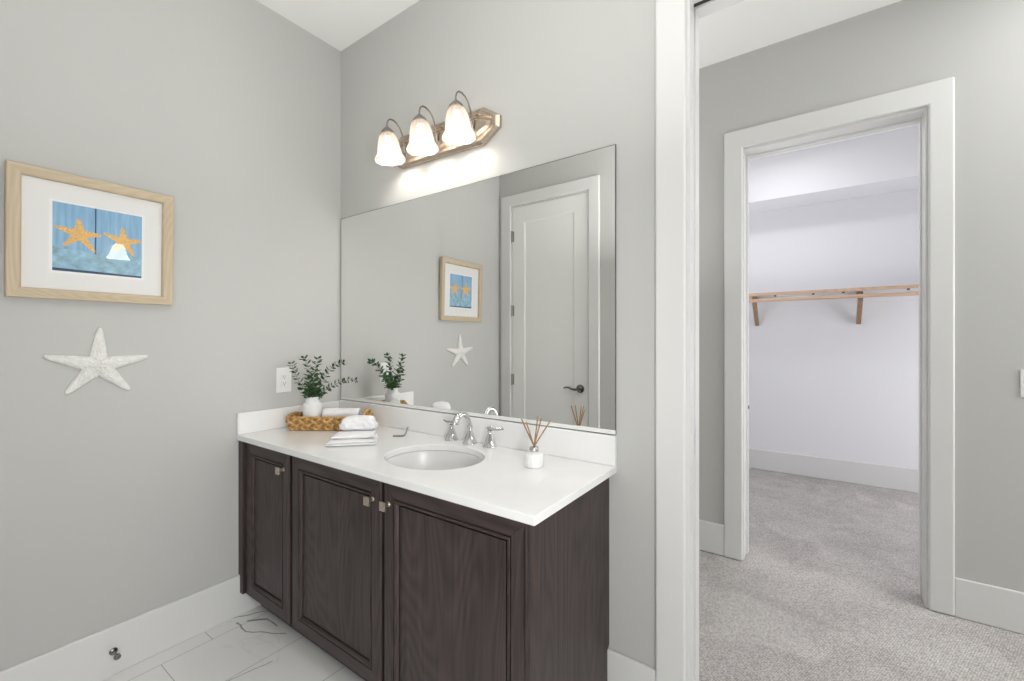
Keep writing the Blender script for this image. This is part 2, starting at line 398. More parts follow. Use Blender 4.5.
# ---------------------------------------------------------------- mesh helpers
class MB:
    def __init__(s):
        s.bm = bmesh.new()

    def box(s, x0, x1, y0, y1, z0, z1):
        bm = s.bm
        v = [bm.verts.new((x, y, z)) for x in (x0, x1) for y in (y0, y1) for z in (z0, z1)]
        for f in ((0, 1, 3, 2), (4, 6, 7, 5), (0, 4, 5, 1), (2, 3, 7, 6), (0, 2, 6, 4), (1, 5, 7, 3)):
            bm.faces.new([v[i] for i in f])
        return s

    def prism(s, pts, axis, a0, a1):
        """2-D outline extruded along axis (0,1,2); pts are the other two coords in order"""
        def P(p, a):
            c = list(p); c.insert(axis, a); return c
        bm = s.bm
        A = [bm.verts.new(P(p, a0)) for p in pts]; B = [bm.verts.new(P(p, a1)) for p in pts]
        n = len(pts)
        for i in range(n):
            j = (i + 1) % n; bm.faces.new((A[i], A[j], B[j], B[i]))
        bm.faces.new(A[::-1]); bm.faces.new(B)
        return s

    def tube(s, pts, r, n=10, cap=True):
        """r a number or list of radii"""
        bm = s.bm; pts = [Vector(p) for p in pts]; R = r if isinstance(r, (list, tuple)) else [r] * len(pts)
        rings = []; up = None
        for i, p in enumerate(pts):
            t = (pts[min(i + 1, len(pts) - 1)] - pts[max(i - 1, 0)]).normalized()
            if up is None:
                up = Vector((0, 0, 1)) if abs(t.z) < 0.9 else Vector((1, 0, 0))
            x = t.cross(up)
            if x.length < 1e-4: x = t.orthogonal()
            x.normalize(); y = x.cross(t).normalized(); up = y
            rings.append([bm.verts.new(p + R[i] * (math.cos(2 * PI * k / n) * x + math.sin(2 * PI * k / n) * y)) for k in range(n)])
        for a, b in zip(rings, rings[1:]):
            for k in range(n):
                bm.faces.new((a[k], a[(k + 1) % n], b[(k + 1) % n], b[k]))
        if cap:
            bm.faces.new(rings[0][::-1]); bm.faces.new(rings[-1])
        return s

    def lathe(s, prof, c=(0, 0), n=32, ribs=0, rib=0.0, close=True):
        """prof [(r,z)...] about a vertical axis at c; ribs = fluting"""
        bm = s.bm; rings = []
        for r, z in prof:
            ring = []
            for k in range(n):
                a = 2 * PI * k / n
                rr = r * (1 + rib * math.cos(ribs * a)) if ribs else r
                ring.append(bm.verts.new((c[0] + rr * math.cos(a), c[1] + rr * math.sin(a), z)))
            rings.append(ring)
        for a, b in zip(rings, rings[1:]):
            for k in range(n):
                bm.faces.new((a[k], a[(k + 1) % n], b[(k + 1) % n], b[k]))
        if close:
            if prof[0][0] > 1e-5: bm.faces.new(rings[0][::-1])
            if prof[-1][0] > 1e-5: bm.faces.new(rings[-1])
        return s

    def xform(s, mtx):
        bmesh.ops.transform(s.bm, matrix=mtx, verts=s.bm.verts); return s

    def build(s, name, m, parent=None, bevel=0.0, seg=2, smooth=None, world=True, label=None, angle=35):
        bm = s.bm
        bmesh.ops.remove_doubles(bm, verts=bm.verts, dist=1e-6)
        bmesh.ops.recalc_face_normals(bm, faces=bm.faces)
        if parent is not None and world:
            off = parent.location.copy()
            q = parent.parent
            while q is not None:
                off += q.location; q = q.parent
            bmesh.ops.translate(bm, verts=bm.verts, vec=-off)
        me = bpy.data.meshes.new(name); bm.to_mesh(me); bm.free()
        me.materials.append(m)
        o = bpy.data.objects.new(name, me); COL.objects.link(o)
        if parent is not None: o.parent = parent
        if bevel > 0:
            b = o.modifiers.new('bevel', 'BEVEL'); b.width = bevel; b.segments = seg; b.limit_method = 'ANGLE'
            b.angle_limit = math.radians(40)
            if angle != 35: me.shade_smooth(); me.set_sharp_from_angle(angle=math.radians(angle))
        elif smooth is not False:
            me.shade_smooth(); me.set_sharp_from_angle(angle=math.radians(angle))
        if label: o['label'] = label
        return o


def thing(name, loc, label, cat, group=None):
    o = bpy.data.objects.new(name, None); COL.objects.link(o); o.location = loc
    o.empty_display_size = 0.05
    return tag(o, label, cat, group)


def tag(o, label, cat, group=None, kind=None):
    o['label'] = label; o['category'] = cat
    if group: o['group'] = group
    if kind: o['kind'] = kind
    return o


def struct(o):
    o['kind'] = 'structure'; return o


# ================================================================ THE ROOM
T = 0.14             # vanity wall thickness
YS = -1.60           # door wall (behind the camera's left)
YH = 1.413           # far wall of the hall, with the closet opening
YC = 3.61            # closet back wall
DZ = 2.497           # head of the door openings
DP = 2.515           # head of the pocket doorway
CF = 0.020           # carpet level

struct(MB().box(-0.15, 3.2, -3.2, 0.075, -0.1, 0.0).build('floor', M['tile'], smooth=False))
struct(MB().box(0.45, 6.2, 0.075, 3.8, -0.1, CF).build('floor_carpet', M['carpet'], smooth=False))
struct(MB().box(-0.15, 6.2, -3.3, 3.8, H, H + 0.1).build('ceiling', M['ceiling'], smooth=False))
struct(MB().box(-0.15, 0.0, -3.2, 0.14, 0, H).build('wall_west', M['wall'], smooth=False))
PX0, PX1 = 1.985, 2.87      # pocket doorway
# vanity wall: solid to the pocket, then hollow where the door slides in
ZH = DP + 0.019
b = MB().box(0.0, 1.09, 0.0, T, 0, H).box(1.09, PX0 - 0.0165, 0.0, 0.054, 0, ZH).box(1.09, PX0 - 0.0165, 0.086, T, 0, ZH)
b.box(1.09, PX1 + 0.0165, 0.0, T, ZH, H).box(PX1 + 0.0165, 3.2, 0.0, T, 0, H)
struct(b.build('wall_north', M['wall'], smooth=False))
OX0, OX1 = 0.144, 0.862      # closed door seen in the mirror
b = MB().box(0, OX0 - 0.02, YS - T, YS, 0, H).box(OX1 + 0.02, 1.36, YS - T, YS, 0, H).box(OX0 - 0.02, OX1 + 0.02, YS - T, YS, DZ + 0.035, H)
b.box(1.22, 1.36, -3.2, YS - T, 0, H)
struct(b.build('wall_south', M['wall'], smooth=False))
struct(MB().box(1.22, 3.2, -3.3, -3.2, 0, H).build('wall_alcove', M['wall'], smooth=False))
struct(MB().box(3.05, 3.2, -3.2, 0.0, 0, H).build('wall_east', M['wall'], smooth=False))
# hall
CX0, CX1 = 1.970, 2.773      # closet opening
b = MB().box(0.6, CX0 - 0.02, YH, YH + T, 0, H).box(CX1 + 0.02, 6.1, YH, YH + T, 0, H).box(CX0 - 0.02, CX1 + 0.02, YH, YH + T, DZ + 0.02, H)
struct(b.build('wall_hall_north', M['wall'], smooth=False))
struct(MB().box(0.45, 0.6, T, YH + T, 0, H).build('wall_hall_west', M['wall'], smooth=False))
struct(MB().box(6.1, 6.2, -0.1, 3.8, 0, H).build('wall_hall_east', M['wall'], smooth=False))
struct(MB().box(3.2, 6.1, -0.1, T, 0, H).build('wall_hall_south', M['wall'], smooth=False))
# closet
struct(MB().box(1.0, 4.2, YC, YC + 0.1, 0, H).build('wall_closet_north', M['closet'], smooth=False))
struct(MB().box(0.9, 1.0, YH + T, YC + 0.1, 0, H).build('wall_closet_west', M['closet'], smooth=False))
struct(MB().box(4.2, 4.3, YH + T, YC + 0.1, 0, H).build('wall_closet_east', M['closet'], smooth=False))
struct(MB().box(1.0, CX0 - 0.03, YH + T, YH + T + 0.012, 0, H).box(CX1 + 0.03, 4.2, YH + T, YH + T + 0.012, 0, H)
       .box(CX0 - 0.03, CX1 + 0.03, YH + T, YH + T + 0.012, DZ + 0.03, H).build('wall_closet_south', M['closet'], smooth=False))
struct(MB().box(1.0, 4.2, 3.20, YC, 2.675, H).build('wall_closet_bulkhead', M['closet'], bevel=0.003))

# frames added round the made-up side fill lights (out of the frame)
def frame_fill(name, x, yc, zc, sy, sz):
    b = MB(); a, c = sy / 2, sz / 2
    rect = [(yc - a - .07, yc + a + .07, zc + c, zc + c + .07), (yc - a - .07, yc + a + .07, zc - c - .07, zc - c), (yc - a - .07, yc - a, zc - c, zc + c), (yc + a, yc + a + .07, zc - c, zc + c)]
    for (y0_, y1_, z0_, z1_) in rect: b.box(x - 0.03, x - 0.0005, y0_, y1_, z0_, z1_)
    struct(b.build(name, M['trim'], bevel=0.003))


frame_fill('fill_frame_1', 3.05, -2.20, 0.75, 1.0, 0.7)
frame_fill('fill_frame_2', 6.1, 0.75, 1.35, 1.1, 1.8)
frame_fill('fill_frame_3', 4.2, 2.5, 1.0, 1.4, 1.4)

# baseboards
BH = 0.196


def base(name, x0, x1, y0, y1, z0, h):
    struct(MB().box(x0, x1, y0, y1, z0, z0 + h).build(name, M['trim'], bevel=0.005, seg=3))


base('baseboard_west', 0.0, 0.015, YS, -0.0, 0, BH)
base('baseboard_north', 1.62, 1.874, -0.015, 0.0, 0, BH + 0.004)
base('baseboard_south', 0.97, 1.36, YS, YS + 0.015, 0, BH)
base('baseboard_hall_west', 1.0, 1.863, YH - 0.015, YH, CF + .004, 0.188)
base('baseboard_hall_east', 2.874, 6.0, YH - 0.015, YH, CF + .001, 0.188)
base('baseboard_closet', 1.0, 4.2, YC - 0.015, YC, CF + .001, 0.204)
base('baseboard_east', 3.035, 3.05, -3.2, -0.02, 0, BH)


def casing(name, xo0, xi0, xi1, xo1, yw, d, zi, zo, z0):
    """door casing on wall plane yw standing out by d (signed)"""
    o = MB()
    y0, y1 = sorted((yw, yw + d))
    n = []
    pts = [(xo0, z0), (xi0, z0), (xi0, zi), (xi1, zi), (xi1, z0), (xo1, z0), (xo1, zo), (xo0, zo)]
    o.prism(pts, 1, y0, y1)
    return struct(o.build(name, M['trim'], bevel=0.009, seg=4))


casing('trim_1', 1.874, 1.974, PX1 + 0.011, 2.98, 0.0, -0.019, DP + 0.011, DP + 0.125, 0)
casing('trim_2', 1.874, 1.974, PX1 + 0.011, 2.98, T, 0.019, DP + 0.011, DP + 0.125, CF)
casing('trim_3', 1.862, 1.966, CX1 + 0.008, 2.875, YH, -0.019, DZ + 0.014, 2.622, CF + 0.002)
casing('trim_4', OX0 - 0.114, OX0 - 0.012, OX1 + 0.012, OX1 + 0.104, YS, 0.019, DZ + 0.03, 2.622, 0)
# jambs of the pocket doorway: split, with the door edge standing in the slot
b = MB().box(PX0 - 0.016, PX0, 0.0, 0.056, 0, DP).box(PX0 - 0.016, PX0, 0.084, T, CF, DP)
b.box(PX1, PX1 + 0.016, 0.0, T, 0, DP)
b.box(PX0 - 0.016, PX1 + 0.016, 0.0, 0.056, DP, DP + 0.018).box(PX0 - 0.016, PX1 + 0.016, 0.084, T, DP, DP + 0.018)
struct(b.build('trim_5', M['trim'], smooth=False))
struct(MB().box(PX0 - 0.016, PX1 + 0.016, 0.0565, 0.0835, DP + 0.008, DP + 0.018).build('trim_6', M['dark'], smooth=False))
d = struct(MB().box(1.11, PX0 - 0.012, 0.058, 0.082, 0.02, DP - 0.01).build('door_2', M['trim'], bevel=0.002))
MB().box(PX0 - 0.013, PX0 - 0.009, 0.062, 0.078, 0.955, 1.04).build('edge_pull', M['darkmetal'], d, bevel=0.001, label='dark metal edge pull')
# closet jamb with stops and strike
b = MB().box(CX0 - 0.016, CX0, YH, YH + T, CF + 0.004, DZ).box(CX1, CX1 + 0.016, YH, YH + T, CF + 0.004, DZ)
b.box(CX0 - 0.016, CX1 + 0.016, YH, YH + T, DZ, DZ + 0.018)
b.box(CX0, CX0 + 0.011, YH + 0.095, YH + T - 0.002, CF + 0.004, DZ).box(CX1 - 0.006, CX1, YH + 0.095, YH + T - 0.002, CF + 0.004, DZ)
b.box(CX0 + 0.011, CX1 - 0.006, YH + 0.095, YH + T - 0.002, DZ - 0.011, DZ)
tr = struct(b.build('trim_7', M['trim'], smooth=False))
MB().box(CX0 + 0.0105, CX0 + 0.016, YH + 0.10, YH + 0.125, 0.925, 0.945).build('strike_plate', M['darkmetal'], tr, bevel=0.001, label='small dark metal catch')

# the closed door in the south wall (seen in the mirror)
b = MB()
x0, x1, z1 = OX0, OX1, DZ + 0.015
pL, pR, pB, pT = x0 + 0.118, x1 - 0.118, 0.22, 2.38
y0, y1 = YS - 0.038, YS - 0.003
for bx in ((x0, pL, 0.012, z1), (pR, x1, 0.012, z1), (pL, pR, 0.012, pB), (pL, pR, pT, z1)):
    b.box(bx[0], bx[1], y0, y1, bx[2], bx[3])
b.box(pL, pR, y0, y1 - 0.007, pB, pT)
# sloped sticking around the panel
for (ax, az, bx_, bz, nx, nz) in ((pL, pB, pL, pT, 1, 0), (pR, pB, pR, pT, -1, 0), (pL, pB, pR, pB, 0, 1), (pL, pT, pR, pT, 0, -1)):
    if nx:
        b.prism([(ax, y1 - 0.0005), (ax + nx * 0.016, y1 - 0.0068), (ax, y1 - 0.0068)], 2, pB, pT)
    else:
        b.prism([(y1 - 0.0005, az), (y1 - 0.0068, az + nz * 0.016), (y1 - 0.0068, az)], 0, pL, pR)
door = struct(b.build('door_1', M['doorpaint'], smooth=False))
b = MB().box(x0 - 0.018, x0 - 0.003, YS - T, YS, 0, z1 + 0.004).box(x1 + 0.003, x1 + 0.018, YS - T, YS, 0, z1 + 0.004)
b.box(x0 - 0.018, x1 + 0.018, YS - T, YS, z1 + 0.003, z1 + 0.018)
struct(b.build('trim_8', M['trim'], smooth=False))
for z in (2.26, 1.61, 1.01, 0.3):
    MB().tube([(x0 - 0.004, YS + 0.006, z - 0.05), (x0 - 0.004, YS + 0.006, z + 0.05)], 0.008, 10).box(x0 - 0.006, x0 + 0.014, YS - 0.003, YS + 0.0, z - 0.045, z + 0.045)\
        .build('hinge', M['hinge'], door, label='satin metal hinge')
hx, hz = x1 - 0.065, 0.968
b = MB().lathe([(0.0, 0), (0.034, 0), (0.034, 0.005), (0.029, 0.012), (0.016, 0.015), (0.011, 0.02), (0.011, 0.05), (0.0, 0.052)], n=28)
b.xform(Matrix.Translation((hx, YS - 0.003, hz)) @ Matrix.Rotation(-PI / 2, 4, 'X'))
b.tube([(hx, YS + 0.043, hz), (hx - 0.02, YS + 0.048, hz - 0.004), (hx - 0.05, YS + 0.048, hz - 0.001), (hx - 0.08, YS + 0.046, hz + 0.009),
        (hx - 0.105, YS + 0.044, hz + 0.009), (hx - 0.125, YS + 0.040, hz + 0.002)], [0.010, 0.010, 0.0085, 0.008, 0.0075, 0.005], 12)
b.build('door_handle', M['darkmetal'], door, label='dark metal lever handle')


# ================================================================ VANITY CABINET
ZC = 0.8885           # counter top
SL = 0.027            # slab thickness
CT = ZC - SL - 0.0015          # cabinet top
CB = 0.108            # cabinet underside
FY = -0.528           # face frame plane
VX = 1.700
van = thing('vanity_cabinet', (0.85, -0.28, 0), 'dark espresso wood vanity cabinet with three panelled doors, under the white counter', 'cabinet')
b = MB()
b.box(0.016, VX - 0.018, FY + 0.02, -0.02, CB, CB + 0.018)            # bottom
b.box(0.004, 0.022, FY + 0.02, -0.02, BH + .005, CT)                             # left side
b.box(0.016, VX - 0.018, -0.020, -0.004, BH + 0.01, CT)
b.build('carcass', M['cab_v'], van, smooth=False)
b = MB()
b.box(0.001, 0.047, -0.562, FY + 0.02, BH + .002, CT).box(0.017, 0.047, -0.562, FY + 0.02, 0.113, BH + .002)
b.box(0.445, 0.495, FY, FY + 0.02, CB, CT).box(1.068, 1.100, FY, FY + 0.02, CB, CT).box(1.672, 1.682, FY, FY + 0.02, CB, CT)
b.box(0.046, 0.445, FY, FY + 0.02, CT - 0.035, CT).box(0.495, 1.068, FY, FY + 0.02, CT - 0.035, CT).box(1.100, 1.672, FY, FY + 0.02, CT - 0.035, CT)
b.box(0.046, 0.445, FY, FY + 0.02, CB, CB + 0.03).box(0.495, 1.068, FY, FY + 0.02, CB, CB + 0.03).box(1.100, 1.672, FY, FY + 0.02, CB, CB + 0.03)
b.build('face_frame', M['cab_v'], van, bevel=0.0015)
# end panel with a notch over the baseboard
MB().prism([(FY - 0.022, CB), (FY + 0.075, CB), (FY + 0.075, 0.0), (-0.040, 0.0), (-0.040, 0.035), (-0.018, 0.075), (-0.018, BH + 0.008), (-0.001, BH + 0.02), (-0.001, CT), (FY - 0.022, CT)], 0, VX - 0.018, VX)\
    .build('end_panel', M['cab_v'], van, bevel=0.0015)
MB().box(0.016, VX - 0.018, -0.462, -0.446, 0.0, CB).build('toe_kick', M['toe'], van, smooth=False)


def cab_door(xa, xb, za, zb, knob_side):
    """mitred frame, stepped moulding and a flat recessed panel"""
    yf, yb = FY - 0.022, FY - 0.002
    root = bpy.data.objects.new('door', None); COL.objects.link(root); root.empty_display_size = 0.05
    root.parent = van; root.location = Vector(((xa + xb) / 2, yf, za)) - van.location
    fw = 0.072
    # profile across a frame member: (distance in from the outer edge, y)
    prof = [(0.0, yb), (0.0, yf + 0.004), (0.004, yf), (0.0510, yf), (0.0515, yf + 0.010), (0.0550, yf + 0.010),
            (0.0555, yf), (0.057, yf - 0.0015), (0.061, yf - 0.0015), (0.066, yf + 0.002), (0.0695, yf + 0.008), (0.0695, yb)]

    def member(p0, p1, inn):
        """p0->p1 outer corners, inn inward unit dir; mitred"""
        bm = bmesh.new(); A = []; Bv = []
        d = (Vector(p1) - Vector(p0)).normalized(); i = Vector(inn)
        for t, y in prof:
            a = Vector(p0) + (d + i) * t + d * 0.0006; c = Vector(p1) + (i - d) * t - d * 0.0006
            A.append(bm.verts.new((a.x, y, a.y))); Bv.append(bm.verts.new((c.x, y, c.y)))
        n = len(prof)
        for k in range(n):
            j = (k + 1) % n; bm.faces.new((A[k], A[j], Bv[j], Bv[k]))
        bm.faces.new(A); bm.faces.new(Bv[::-1])
        return bm
    g = 0.0003
    for p0, p1, inn, nm in (((xa, za), (xa, zb), (1, 0), 'v'), ((xb, za), (xb, zb), (-1, 0), 'v'),
                            ((xa, za), (xb, za), (0, 1), 'h'), ((xa, zb), (xb, zb), (0, -1), 'h')):
        mb = MB(); mb.bm.free(); mb.bm = member(p0, p1, inn)
        mb.build('stile' if nm == 'v' else 'rail', M['cab_v'] if nm == 'v' else M['cab_h'], root, angle=25)
    mb = MB().box(xa + 0.0750, xb - 0.0750, yf + 0.009, yb, za + 0.0750, zb - 0.0750).box(xa + 0.067, xb - 0.067, yb + 0.0002, yb + 0.0016, za + 0.067, zb - 0.067)
    mb.build('panel', M['cab_v'], root, smooth=False)
    kx = (xb - 0.043) if knob_side > 0 else (xa + 0.028)
    kz = 0.782
    k = MB().lathe([(0.009, 0), (0.009, 0.003), (0.0065, 0.006), (0.0065, 0.021), (0.010, 0.024)], n=16)
    k.xform(Matrix.Translation((kx, yf, kz)) @ Matrix.Rotation(PI / 2, 4, 'X'))
    k.box(kx - 0.0150, kx + 0.0150, yf - 0.031, yf - 0.023, kz - 0.0155, kz + 0.0155)
    k.build('knob', M['knob'], root, bevel=0.0015, label='square pewter knob')


cab_door(0.052, 0.456, 0.112, CT - 0.004, +1)
cab_door(0.480, 1.076, 0.112, CT - 0.004, +1)
cab_door(1.092, 1.690, 0.112, CT - 0.004, -1)

CT = ZC - SL

# ================================================================ COUNTERTOP with oval cut-out
SX, SY, SA, SB = 1.082, -0.293, 0.212, 0.180
CX_R = 1.730
CY_F = -0.571


def ring_slab(x0, x1, y0, y1, z0, z1, cx, cy, a, bb, n=72):
    bm = bmesh.new()
    outer_t, outer_b, inner_t, inner_b = [], [], [], []
    angs = sorted(set([2 * PI * k / n for k in range(n)] + [math.atan2(yy - cy, xx - cx) % (2 * PI) for xx in (x0, x1) for yy in (y0, y1)]))
    for t in angs:
        c, s = math.cos(t), math.sin(t)
        k = min(((x1 - cx) / c if c > 1e-9 else (x0 - cx) / c if c < -1e-9 else 1e9), ((y1 - cy) / s if s > 1e-9 else (y0 - cy) / s if s < -1e-9 else 1e9))
        ox, oy = cx + k * c, cy + k * s
        r = a * bb / math.sqrt((bb * c) ** 2 + (a * s) ** 2)
        ix, iy = cx + r * c, cy + r * s
        outer_t.append(bm.verts.new((ox, oy, z1))); outer_b.append(bm.verts.new((ox, oy, z0)))
        inner_t.append(bm.verts.new((ix, iy, z1))); inner_b.append(bm.verts.new((ix, iy, z0)))
    m = len(angs)
    for i in range(m):
        j = (i + 1) % m
        bm.faces.new((outer_t[i], outer_t[j], inner_t[j], inner_t[i]))
        bm.faces.new((outer_b[j], outer_b[i], inner_b[i], inner_b[j]))
        bm.faces.new((outer_t[j], outer_t[i], outer_b[i], outer_b[j]))
        bm.faces.new((inner_t[i], inner_t[j], inner_b[j], inner_b[i]))
    return bm


mb = MB(); mb.bm.free(); mb.bm = ring_slab(0.001, CX_R, CY_F, -0.001, CT + 0.0005, ZC, SX, SY, SA, SB)
tag(mb.build('countertop', M['counter'], bevel=0.003, seg=3), 'white quartz vanity countertop slab with an oval sink cut-out', 'countertop')
SPZ = 0.999
tag(MB().box(0.001, CX_R, -0.0205, -0.001, ZC + 0.0002, SPZ).build('backsplash', M['counter'], bevel=0.003, seg=3),
    'long low white quartz backsplash strip under the mirror', 'backsplash')
tag(MB().box(0.001, 0.020, CY_F, -0.0215, ZC + 0.0002, SPZ - 0.005).build('side_splash', M['counter'], bevel=0.003, seg=3),
    'short white quartz side splash against the left wall below the outlet', 'backsplash')

# sink bowl: undermount oval, smooth shell
sink = thing('sink', (SX, SY, CT - 0.15), 'oval white undermount sink basin set in the counter', 'sink')
bm = bmesh.new(); N_ = 56; rings = []
prof = [(1.06, 0.0), (1.005, -0.0008), (0.985, -0.012), (0.955, -0.045), (0.90, -0.085), (0.80, -0.115), (0.62, -0.135), (0.38, -0.146), (0.16, -0.150), (0.11, -0.152)]
outer = [(0.11, -0.165), (0.38, -0.160), (0.66, -0.148), (0.86, -0.126), (0.97, -0.09), (1.03, -0.045), (1.06, -0.012), (1.06, 0.0)]
for f, z in prof + outer:
    rings.append([bm.verts.new((SX + f * SA * math.cos(2 * PI * k / N_), SY + f * SB * math.sin(2 * PI * k / N_), CT + z)) for k in range(N_)])
for a, c in zip(rings, rings[1:]):
    for k in range(N_):
        bm.faces.new((a[k], a[(k + 1) % N_], c[(k + 1) % N_], c[k]))
mb = MB(); mb.bm.free(); mb.bm = bm
mb.build('basin', M['ceramic'], sink, angle=60)
MB().lathe([(0.0, CT - 0.166), (0.024, CT - 0.166), (0.030, CT - 0.1525), (0.030, CT - 0.149), (0.020, CT - 0.148), (0.014, CT - 0.145), (0.0, CT - 0.144)], (SX, SY), 28)\
    .build('drain', M['chrome'], sink, label='round chrome drain')

# ================================================================ FAUCET (widespread)
fau = thing('faucet', (1.055, -0.055, ZC), 'chrome widespread faucet with arched spout and two lever handles, behind the sink', 'faucet')


def cone_base(cx, cy, h, r=0.027):
    return MB().lathe([(0, ZC), (r, ZC), (r + 0.001, ZC + 0.004), (r - 0.001, ZC + 0.009), (r * 0.86, ZC + 0.014), (r * 0.62, ZC + h * 0.5), (r * 0.34, ZC + h * 0.86), (r * 0.31, ZC + h * 0.93), (r * 0.38, ZC + h), (r * 0.34, ZC + h * 1.05), (0, ZC + h * 1.08)], (cx, cy), 28)


fx, fy = 1.063, -0.055
b = cone_base(fx, fy, 0.068, 0.033)
pts = []; rr = []
dirx, diry = -0.04, -0.999
for i in range(15):
    t = i / 14; a = math.radians(152) * t
    rad = 0.050
    fwd = rad - rad * math.cos(a); up = math.sin(a) * 0.056
    pts.append((fx + dirx * fwd, fy + diry * fwd, ZC + 0.070 + (1 - t) * 0.0 + up + 0.012 * math.sin(a)))
    rr.append(0.0095 + 0.007 * t * t)
pts.insert(0, (fx, fy, ZC + 0.055)); rr.insert(0, 0.0095)
b.tube(pts, rr, 14)
b.lathe([(0, ZC + .074), (0.014, ZC + .075), (0.014, ZC + .082), (0, ZC + .083)], (fx, fy), 20)
b.build('spout', M['chrome'], fau)


def handle(hx, hy, dx, dy):
    b = cone_base(hx, hy, 0.070, 0.031)
    z = ZC + 0.076
    b.tube([(hx - dx * 0.012, hy - dy * 0.012, z + 0.004), (hx, hy, z + 0.006), (hx + dx * 0.02, hy + dy * 0.02, z + 0.006), (hx + dx * 0.045, hy + dy * 0.045, z + 0.004), (hx + dx * 0.07, hy + dy * 0.07, z + 0.008)],
           [0.006, 0.009, 0.0085, 0.006, 0.0045], 12)
    b.build('handle', M['chrome'], fau)


handle(0.952, -0.055, -0.93, 0.25)
handle(1.176, -0.055, 0.95, 0.15)

# ================================================================ MIRROR
MX0, MX1, MZ0, MZ1 = 0.012, 1.727, 1.0002, 2.075
mir = thing('wall_mirror', (0.87, 0.0, MZ0), 'large frameless rectangular wall mirror above the vanity backsplash', 'mirror')
MB().box(MX0, MX1, -0.006, -0.001, MZ0, MZ1).build('mirror_back', M['mirror_edge'], mir, smooth=False, label='dark polished edge of the mirror')
MB().box(MX0 + 0.003, MX1 - 0.003, -0.0068, -0.0061, MZ0 + 0.019, MZ1 - 0.003).build('mirror_glass', M['mirror'], mir, smooth=False)

MB().box(MX0 + 0.001, MX1 - 0.001, -0.0085, -0.0061, MZ0 + 0.003, MZ0 + 0.0185).build('reflection_strip', M['plastic'], mir, smooth=False, label='white strip standing in for the reflected backsplash top')  # bright band of the backsplash reflection, put in as a white strip

# ================================================================ VANITY LIGHT
LX, LZ = 0.835, 2.322
TILT = math.radians(1.6)
lit = thing('vanity_light', (LX, 0.0, LZ), 'brushed nickel three-light wall fixture with frosted bell shades above the mirror', 'wall light')


def octo(hl, hh, cut, tip):
    # elongated plate with faceted ends
    return [(-hl + cut, -hh), (hl - cut, -hh), (hl, -tip), (hl, tip), (hl - cut, hh), (-hl + cut, hh), (-hl, tip), (-hl, -tip)]


def plate(levels):
    bm = bmesh.new(); rings = []
    for (hl, hh, cut, tip, y) in levels:
        rings.append([bm.verts.new((p[0], y, p[1])) for p in octo(hl, hh, cut, tip)])
    for a, c in zip(rings, rings[1:]):
        for k in range(8): bm.faces.new((a[k], a[(k + 1) % 8], c[(k + 1) % 8], c[k]))
    bm.faces.new(rings[0][::-1]); bm.faces.new(rings[-1])
    m = MB(); m.bm.free(); m.bm = bm
    return m


